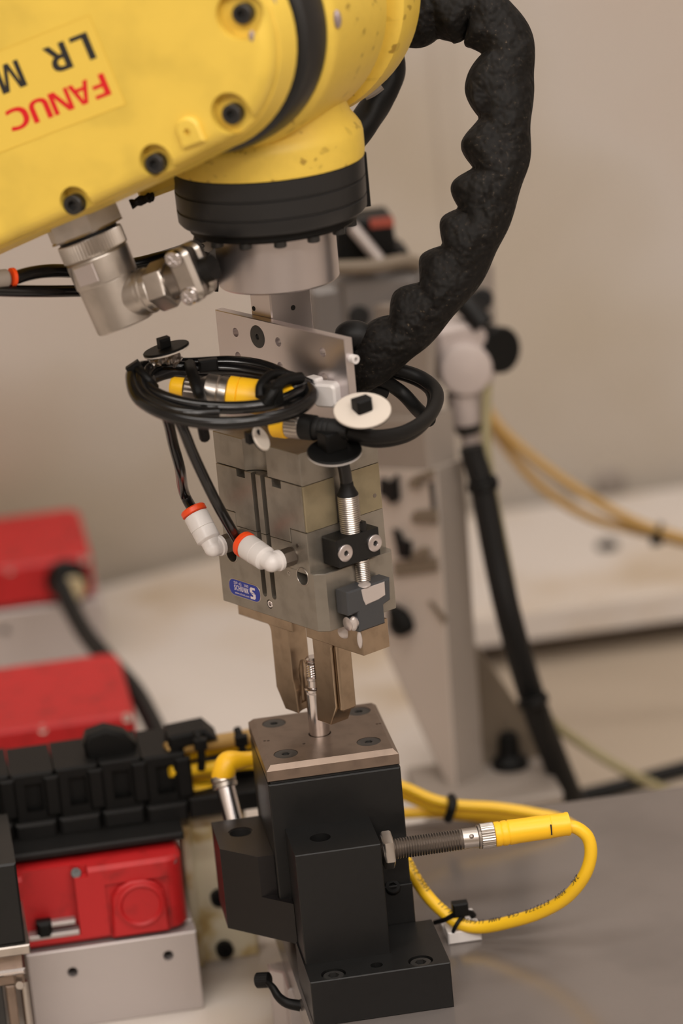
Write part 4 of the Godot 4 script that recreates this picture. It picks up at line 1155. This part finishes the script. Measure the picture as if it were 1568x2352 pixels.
func build_red_switches() -> void:
	await red_switch(-51, -149.2, "lowest and nearest red switch box, with a round blanking plug on its front", true)
	var mid := await red_switch(-254, -162.8, "middle red switch box of the row, right behind the black cable chain", false)
	mid.set_meta("label", "middle red switch box of the row, right behind the black cable chain")
	var far := await red_switch(-475, -158.0, "farthest red switch box with a pale cable outlet, at the left edge", false)
	var f := FB * along(Vector3(0.35, -0.1, 1), Vector3(-69, -169, -476))
	part(far, "outlet_gland", lathe([[10.5, -2], [10.5, 6], [9, 8], [7.2, 9]], 32, f), M.plastic_black, FW)
	part(far, "outlet_ring", lathe([[4.0, 8.6], [6.9, 8.6], [6.6, 10.0], [4.6, 10.0]], 32, f * Transform3D(Basis(), Vector3(1.5, 0, -1.5))), M.cream_paint, FW)
	for q in [[-51.0, "aluminium plate under the nearest red switch box, with two holes"], [-475.0, "blurred grey plate under the farthest red switch box"], [-254.0, "grey plate under the middle red switch box, mostly hidden"]]:
		var z: float = q[0]
		var o := thing("switch_stand", q[1], "mounting plate", FB, Vector3(-90, FLOOR_Y, z - 8))
		var holes := [prism(disc(2.1, 20, Vector2(-102.6, -191.2)), z - 30, z + 20, 0), prism(disc(2.1, 20, Vector2(-64.3, -190.0)), z - 30, z + 20, 0)]
		part(o, "front_plate", await carve(box(-120, FLOOR_Y, z - 8, -52.2, -181.2, z + 1.8, 0.5), holes), M.aluminium_matte, FB)
		part(o, "shelf", box(-133, -183, z - 84, -52.6, -180.2, z - 8, 0.4), M.aluminium_matte, FB)
		part(o, "rear_plate", box(-133, FLOOR_Y, z - 84, -52.6, -183, z - 76, 0.4), M.aluminium_matte, FB)
		part(o, "hole_back", box(-110, -196, z - 12, -60, -186, z - 8.2, 0), M.hole_dark, FB)
	var h := thing("black_conduit", "black conduit from the farthest red switch box down behind the middle one", "conduit", FW, at(300, 1570, 1700))
	part(h, "conduit_wall", tube(smooth_path(pts([[140, 1345, 1796], [165, 1400, 1780], [200, 1460, 1755], [250, 1520, 1722], [305, 1580, 1690], [340, 1640, 1665], [368, 1700, 1640], [390, 1760, 1620]])), 4.6, 14), M.rubber, FW)

func build_left_side() -> void:
	# black cable chain with its yellow cables
	var o := thing("cable_chain", "black plastic cable chain crossing in front of the middle red box", "cable chain", FB, Vector3(-90, -142, -95))
	for i in 6:
		var x0 := -152.0 + 17.6 * i
		var dy := 0.35 * sin(i * 2.1)
		var link := box(x0, -138.5 + dy, -112, x0 + 17.1, -117.2 + dy, -80, 1.0)
		var win := box(x0 + 4.8, -133.5 + dy, -84.5, x0 + 12.0, -121.5 + dy, -70, 0)
		var lk := part(o, "link", await carve(link, [win]), M.plastic_black, FB)
		part(lk, "flange", box(x0 - 0.6, -145.0 + dy, -110, x0 + 16.0, -137.5 + dy, -77.6, 1.2), M.rubber, FB)
		part(lk, "side_lug", box(x0 + 12.6, -136 + dy, -82, x0 + 19.0, -119 + dy, -78.6, 1.0), M.plastic_black, FB)
	part(o, "shade_plate", box(-152, -147.2, -114, -52, -144.0, -62, 0.8), M.rubber, FB)  # added black plate that makes the dark shade under the chain
	part(o, "end_bracket", box(-47.5, -145.0, -112, -17, -136.5, -77.6, 1.0), M.rubber, FB)
	part(o, "end_hook", prism(outline(FB, -90, [[190, 1712], [198, 1688], [240, 1672], [285, 1682], [314, 1708], [310, 1736], [200, 1744]]), -98, -88, 1.5), M.plastic_black, FB)
	part(o, "end_cap", prism(outline(FB, -86, [[385, 1690], [470, 1672], [500, 1697], [430, 1712], [410, 1725], [385, 1730]]), -100, -84, 1.2), M.plastic_black, FB)
	var k := 0
	for q in [[[380, 1742], [430, 1728], [500, 1712], [600, 1698], 3.6], [[380, 1722], [440, 1712], [520, 1700], [600, 1686], 3.0], [[390, 1772], [440, 1768], [500, 1760], [600, 1752], 2.5], [[400, 1796], [460, 1786], [520, 1790], [600, 1776], 2.5], [[420, 1815], [500, 1815], [545, 1818], [600, 1812], 2.6]]:
		var z0 := -92.0 + 5.0 * (k % 3)
		var y := thing("chain_cable", ["thickest yellow cable leaving the end of the black cable chain", "topmost yellow cable leaving the end of the black cable chain", "third yellow cable down at the end of the cable chain", "fourth yellow cable down at the end of the cable chain", "lowest yellow cable at the chain end, beside the silver sensor"][k], "cable", FW, fixed_z([[q[1][0], q[1][1], z0]])[0], "yellow cables in the chain")
		var path := []
		for i in 4:
			path.append_array(fixed_z([[q[i][0], q[i][1], z0 - 2.0 * i]]))
		part(y, "jacket", tube(smooth_path(path), q[4], 14), M.yellow_cable if k != 1 else M.ochre_cable, FW)
		k += 1
	for q in [[458, 1706, "black tie round the yellow cables close to the chain end"], [552, 1698, "black tie round the yellow cables close to the tall block"]]:
		var c: Vector3 = fixed_z([[q[0], q[1] + 30, -84.0]])[0]
		var t := thing("cable_tie", q[2], "cable tie", FW, c, "black ties on the chain cables")
		part(t, "strap", tube(smooth_path(fixed_z([[q[0] - 8, q[1] - 24, -82.0], [q[0], q[1], -78.0], [q[0] + 5, q[1] + 30, -78.0], [q[0] + 4, q[1] + 60, -80.0]])), 1.6, 10), M.plastic_black, FW)
		part(t, "tie_head", box(-2.6, -2.2, -2, 2.6, 2.2, 2, 0.5), M.plastic_black, Transform3D(FB.basis, fixed_z([[q[0] + 2, q[1] + 2, -77.0]])[0]))
	for q in [[[400, 1785], [450, 1800], [520, 1775], [600, 1768], "upper black cable among the yellow ones at the chain end"], [[400, 1750], [470, 1748], [540, 1735], [600, 1728], "black cable pressed between the two thick yellow cables"], [[410, 1830], [470, 1808], [530, 1842], [600, 1835], "lowest black cable at the chain end"]]:
		var b := thing("chain_cable", q[4], "cable", FW, fixed_z([[q[1][0], q[1][1], -96.0]])[0], "black cables in the chain")
		var path := []
		for i in 4:
			path.append_array(fixed_z([[q[i][0], q[i][1], -96.0]]))
		part(b, "jacket", tube(smooth_path(path), 2.6, 12), M.rubber, FW)
	# dark stop block at the far left
	var d := thing("stop_block", "dark grey block with a bright metal lip at the lower left edge", "machine part", FB, Vector3(-145, FLOOR_Y, -30))
	part(d, "block", box(-200, -158.5, -62, -120.2, -125.5, -10, 0.8), M.anodized, FB)
	part(d, "lip", box(-200, -162.6, -60, -118.8, -158.6, -8, 0.5), M.plated, FB)
	part(d, "rail", box(-200, -171.0, -58, -121.6, -168.4, -8.6, 0.8), M.chrome, FB)
	part(d, "underside", box(-200, -176.0, -58, -122.2, -162.6, -12, 0.3), M.tool_steel, FB)
	part(d, "web", box(-200, FLOOR_Y, -50, -131, -175.8, -13, 0.4), M.black_steel, FB)
	part(d, "web_strip", box(-130, FLOOR_Y, -50, -126.2, -176, -11, 0.5), M.tool_steel, FB)
	part(d, "guide", lathe([[1.6, FLOOR_Y], [1.6, -176]], 20, FB * Transform3D(Basis(), Vector3(-122.8, 0, -14))), M.steel, FW)
	part(d, "corner_nut", lathe([[1.9, 0, 1], [1.9, 2.5, 1], [1.5, 3.0]], 24, FB * along(Vector3(0, 0.3, 1), Vector3(-124.6, -175.4, -10))), M.steel, FW)
	# cream panel behind the side block
	var c := thing("cream_panel", "stained cream panel standing between the red boxes and the side block", "panel", FB, Vector3(-38, FLOOR_Y, -92))
	part(c, "panel_body", box(-49.6, FLOOR_Y, -130, -24.2, -151.5, -92, 0.8), M.cream_paint, FB)
	part(c, "edge_strip", box(-51.6, FLOOR_Y, -112, -47.4, -151.6, -88, 0.8), M.cream_paint, FB)
	for y in [-186.5, -209.5]:
		part(c, "bolt", cap_screw(3.6, 3.4), M.plastic_black, FB * along(Vector3(0, 0, 1), Vector3(-38.6, y, -92)))

func facing(list: Array, f: Transform3D, z: float, thick: float, bev := 0.6) -> Sh:
	return prism(outline(f, z, list), z - thick, z, bev)

func build_stand() -> void:
	var z := -196.2
	var o := thing("sensor_stand", "blurred grey upright stand with black latches, behind the gripper on the right", "stand", FC, Vector3(-155, FLOOR_Y, -205))
	part(o, "upright", facing([[1000, 1078], [1052, 1838], [1038, 1838], [884, 1500], [866, 1380], [850, 960], [975, 960], [985, 1076]], FC, z, 17.5, 1.0), M.grey_paint, FC)
	part(o, "lit_face", facing([[985, 1082], [1001, 1084], [1047, 1825], [1038, 1825], [888, 1500], [870, 1380], [856, 1078]], FC, z + 0.8, 0.9, 0.2), M.stand_lit_face, FC)  # thin paler sheet: light on the upright's left face, put into colour
	part(o, "upper_face", facing([[850, 700], [985, 700], [984, 1078], [850, 1078]], FC, z - 3, 5, 1.0), M.grey_paint, FC)
	part(o, "latch", facing([[868, 1100], [892, 1110], [905, 1092], [910, 1150], [896, 1160], [880, 1142], [868, 1140]], FC, z + 4, 3, 0.6), M.plastic_black, FC)
	part(o, "clip", facing([[935, 1108], [946, 1095], [990, 1078], [992, 1096], [962, 1104], [960, 1122], [936, 1122]], FC, z + 3.5, 2.5, 0.6), M.grey_brown_paint, FC)
	part(o, "clip", facing([[940, 1188], [950, 1174], [1000, 1170], [1002, 1202], [945, 1202]], FC, z + 3, 2.0, 0.6), M.grey_brown_paint, FC)
	part(o, "slot", facing([[984, 1110], [994, 1106], [1003, 1200], [994, 1206]], FC, z + 1.6, 0.6, 0.2), M.hole_dark, FC)
	part(o, "latch", facing([[898, 1215], [912, 1225], [918, 1242], [936, 1246], [936, 1284], [912, 1282]], FC, z + 4, 3, 0.6), M.plastic_black, FC)
	part(o, "clip", facing([[942, 1272], [970, 1256], [982, 1264], [978, 1286], [944, 1288]], FC, z + 3, 2, 0.5), M.grey_brown_paint, FC)
	part(o, "shelf", facing([[900, 1292], [1000, 1280], [1004, 1312], [904, 1326]], FC, z + 2.2, 1.2, 0.4), M.grey_brown_paint, FC)
	part(o, "knob", lathe([[6.5, -2], [6.8, 0], [6.4, 2.4], [4.2, 6.0], [3.0, 9.5], [2.4, 10.5]], 32, FC * along(Vector3(0, 0.85, 0.5), Vector3(on_z(FC, z, 932, 1428).x, on_z(FC, z, 932, 1428).y, z + 2))), M.plastic_black, FW)
	part(o, "clip", facing([[980, 1382], [990, 1380], [1025, 1420], [1018, 1436], [1000, 1410]], FC, z + 1.8, 0.8, 0.3), M.grey_brown_paint, FC)
	# gusset and foot
	part(o, "gusset", prism(outline(FB, -252, [[1086, 1490], [1100, 1490], [1262, 1724], [1180, 1800], [1090, 1800]]), -258, -252, 0.5), M.grey_brown_paint, FB)
	part(o, "foot", box(66, FLOOR_Y, -262, 128, FLOOR_Y + 5, -206, 1.0), M.grey_paint, FB)
	part(o, "foot_bolt", lathe([[8.6, 0], [8.4, 3], [5.2, 6], [4.6, 14], [3.6, 16]], 32, FB * Transform3D(Basis(), Vector3(112, FLOOR_Y + 5, -246))), M.plastic_black, FW)
	# head of the stand
	var h := thing("stand_head", "blurred grey block with a black hole on top of the stand, behind the silver cylinder", "machine part", FB, Vector3(78, -40, -275))
	part(h, "block", facing([[716, 668], [768, 660], [776, 640], [792, 630], [990, 618], [1004, 640], [1004, 960], [860, 960], [716, 780]], FB, -262, 26, 2.0), M.stand_grey, FB)
	part(h, "front_plate", facing([[786, 652], [796, 645], [960, 638], [960, 800], [800, 800]], FB, -259, 4, 1.2), M.stand_grey, FB)
	part(h, "hole", lathe([[4.8, -1], [4.8, 1.4], [4.0, 2.2], [0.01, 2.2]], 28, FB * along(Vector3(0, 0, 1), Vector3(on_z(FB, -259, 824, 726).x, on_z(FB, -259, 824, 726).y, -259))), M.hole_dark, FW)
	part(h, "side_plate", facing([[1082, 604], [1118, 600], [1134, 610], [1142, 790], [1082, 800]], FB, -268, 8, 1.6), M.grey_paint, FB)
	part(h, "hole", lathe([[5.0, -1], [5.0, 1.0], [4.4, 1.6], [0.01, 1.6]], 28, FB * along(Vector3(0, 0, 1), Vector3(on_z(FB, -268, 1106, 686).x, on_z(FB, -268, 1106, 686).y, -268))), M.hole_dark, FW)
	part(h, "cross_bar", tube(smooth_path(fixed_z([[770, 616, -258.0], [860, 612, -258.0], [930, 600, -262.0], [962, 608, -264.0]])), 3.3, 16), M.grey_brown_paint, FW)
	part(h, "link", tube(smooth_path(fixed_z([[1060, 690, -262.0], [1084, 715, -258.0], [1110, 748, -254.0]])), 5.2, 14), M.rubber, FW)
	var v := thing("black_valve", "blurred black valve with a red label, behind the silver cylinder", "valve", FB, Vector3(72, 28, -270))
	part(v, "body", facing([[770, 530], [800, 508], [900, 496], [912, 568], [938, 575], [940, 592], [770, 606]], FB, -268, 22, 1.4), M.plastic_black, FB)
	part(v, "label", facing([[848, 504], [902, 498], [906, 520], [852, 525]], FB, -267.6, 1.0, 0.2), M.label_red, FB)
	part(v, "rod", tube(smooth_path(fixed_z([[808, 520, -264.0], [838, 556, -262.0], [872, 598, -260.0]])), 2.7, 14), M.aluminium_matte, FW)
	# regulator with the round pale cap
	var g := thing("regulator", "blurred grey regulator with a round pale cap, right of the cable loops", "regulator", FB, Vector3(106, -50, -256))
	part(g, "body", facing([[1000, 760], [1060, 745], [1108, 752], [1132, 790], [1140, 870], [1118, 902], [1040, 905], [1010, 870]], FB, -254, 20, 2.0), M.cap_pink, FB)
	var cc := on_z(FB, -248, 1070, 850)
	part(g, "cap", lathe([[11.6, -6], [11.8, -5], [11.8, 3.4], [11.0, 4.6], [8, 5.4], [0.01, 5.8]], 48, FB * along(Vector3(-0.06, 0.1, 1), Vector3(cc.x, cc.y, -250))), M.cap_pink, FW)
	part(g, "cap_gap", lathe([[12.6, -7], [12.6, -4.8], [11, -4.6]], 48, FB * along(Vector3(-0.06, 0.1, 1), Vector3(cc.x, cc.y, -250))), M.grey_brown_paint, FW)
	part(g, "knob", lathe([[10.0, -7], [10.4, -6], [10.4, 5], [9.6, 6]], 40, FB * along(Vector3(0.5, 0.1, 1), Vector3(on_z(FB, -262, 1136, 802).x, on_z(FB, -262, 1136, 802).y, -262))), M.plastic_black, FW)
	var nb := on_z(FB, -254, 1062, 900)
	var nt := on_z(FB, -254, 1085, 1035)
	var dn := Vector3(nt.x - nb.x, nt.y - nb.y, 0)
	var ax := FB * along(dn, Vector3(nb.x, nb.y, -254))
	part(g, "outlet", lathe([[7.4, 0], [7.7, 1], [7.7, 13.0], [7.0, 14.2]], 32, ax), M.cap_pink, FW)
	part(g, "collar", lathe([[6.6, 13.8], [6.8, 14.4], [6.2, 18.2], [5.6, 18.8]], 32, ax), M.black_steel, FW)
	part(g, "ferrule", lathe([[4.6, 18.4], [4.6, 23.6], [4.2, 24.2]], 32, ax), M.cap_pink, FW)

func build_back_cables() -> void:
	var o := thing("black_conduit", "thick black conduit hanging from the regulator down to the grey plate's back edge", "conduit", FW, at(1318, 1856, 1660))
	part(o, "conduit_wall", tube(smooth_path(pts([[1082, 1026, 1585], [1088, 1052, 1586], [1106, 1112, 1588], [1136, 1270, 1592], [1172, 1430, 1596], [1222, 1605, 1612], [1262, 1715, 1632], [1318, 1856, 1660]])), 5.6, 18, false, Form.new(8)), M.rubber, FW)
	for q in [[1108, 1115, 1588, 1136, 1270], [1224, 1610, 1602, 1262, 1715]]:
		var c := at(q[0], q[1], q[2])
		part(o, "tie_band", lathe([[5.8, -2.4], [7.0, -1.8], [7.0, 1.8], [5.8, 2.4]], 28, along(at(q[3], q[4], q[2] + 2) - c, c)), M.plastic_black, FW)
	part(o, "tie_end", ball(2.6, at(1134, 1108, 1584), Vector3(0.8, 1.4, 0.8)), M.plastic_black, FW)
	var b := thing("beige_cable", "thin beige cable running down beside the black conduit to the lower right", "cable", FW, at(1265, 1655, 1630))
	part(b, "jacket", tube(smooth_path(pts([[1118, 880, 1600], [1116, 960, 1600], [1120, 1060, 1600], [1136, 1150, 1602], [1165, 1300, 1606], [1190, 1440, 1618], [1224, 1580, 1632], [1264, 1655, 1646], [1330, 1705, 1656], [1420, 1762, 1660], [1520, 1812, 1670], [1600, 1850, 1674]])), 2.3, 12), M.beige_cable, FW)
	for q in [[[[1110, 930], [1150, 985], [1215, 1045], [1300, 1108], [1400, 1170], [1500, 1216], [1620, 1250]], 2.5, "upper of the two ochre hoses sagging across the back right", 1760], [[[1110, 950], [1150, 1010], [1215, 1092], [1285, 1150], [1365, 1192], [1445, 1214], [1520, 1232], [1620, 1258]], 2.4, "lower of the two ochre hoses sagging across the back right", 1766]]:
		var y := thing("ochre_hose", q[2], "hose", FW, at(1400, 1180, q[3]), "ochre hoses at the back right")
		var path := []
		for s in q[0]:
			path.append(at(s[0], s[1], q[3]))
		part(y, "hose_wall", tube(smooth_path(path), q[1], 14), M.ochre_cable, FW)
	var t := thing("cable_tie", "blurred black tie round the ochre hoses near the right edge", "cable tie", FW, at(1508, 1222, 1762))
	part(t, "strap", ring(4.6, 1.5, along(at(1540, 1236, 1762) - at(1470, 1205, 1762), at(1508, 1226, 1763))), M.plastic_black, FW)
	part(t, "tie_head", box(-2.5, -2.5, -2.5, 2.5, 2.5, 2.5, 0.6), M.plastic_black, Transform3D(FB.basis, at(1506, 1240, 1756)))
	# yellow bundle behind the grey plate
	var k := 0
	for q in [[[[760, 1790], [880, 1795], [930, 1808], [990, 1834], [1050, 1848], [1140, 1854], [1230, 1868], [1300, 1888], [1400, 1960], [1460, 2060]], 2.1, "upper yellow cable passing behind the grey plate's back edge"], [[[760, 1800], [880, 1812], [930, 1826], [985, 1848], [1050, 1862], [1140, 1867], [1220, 1880], [1300, 1898], [1420, 1990], [1500, 2080]], 2.5, "middle yellow cable passing behind the grey plate's back edge"], [[[760, 1860], [880, 1868], [930, 1868], [990, 1866], [1050, 1872], [1120, 1880], [1200, 1900], [1300, 1980], [1360, 2060]], 2.2, "lowest yellow cable passing behind the grey plate's back edge"]]:
		var y := thing("bundle_cable", q[2], "cable", FW, at(985, 1850, 1480 + k * 6), "yellow cables behind the plate")
		var path := []
		for s in q[0]:
			path.append(at(s[0], s[1], 1484 + k * 6))
		part(y, "jacket", tube(smooth_path(path), q[1], 14), M.yellow_cable, FW)
		k += 1
	var tb := thing("cable_tie", "black tie round the yellow cables right of the tall block", "cable tie", FW, at(1034, 1850, 1482))
	part(tb, "strap", tube(smooth_path(pts([[1036, 1832, 1484], [1040, 1842, 1478], [1036, 1860, 1476], [1028, 1882, 1480]])), 1.9, 12), M.plastic_black, FW)
	var e := thing("black_hose", "black hose lying along the floor just beyond the grey plate", "hose", FW, on_y(1300, 1836, -245.0))
	part(e, "hose_wall", tube(smooth_path([on_y(1120, 1866, -241.2), on_y(1200, 1850, -241.2), on_y(1300, 1836, -241.2), on_y(1420, 1808, -241.2), on_y(1500, 1784, -241.2), on_y(1620, 1752, -241.2)]), 3.7, 14), M.rubber, FW)
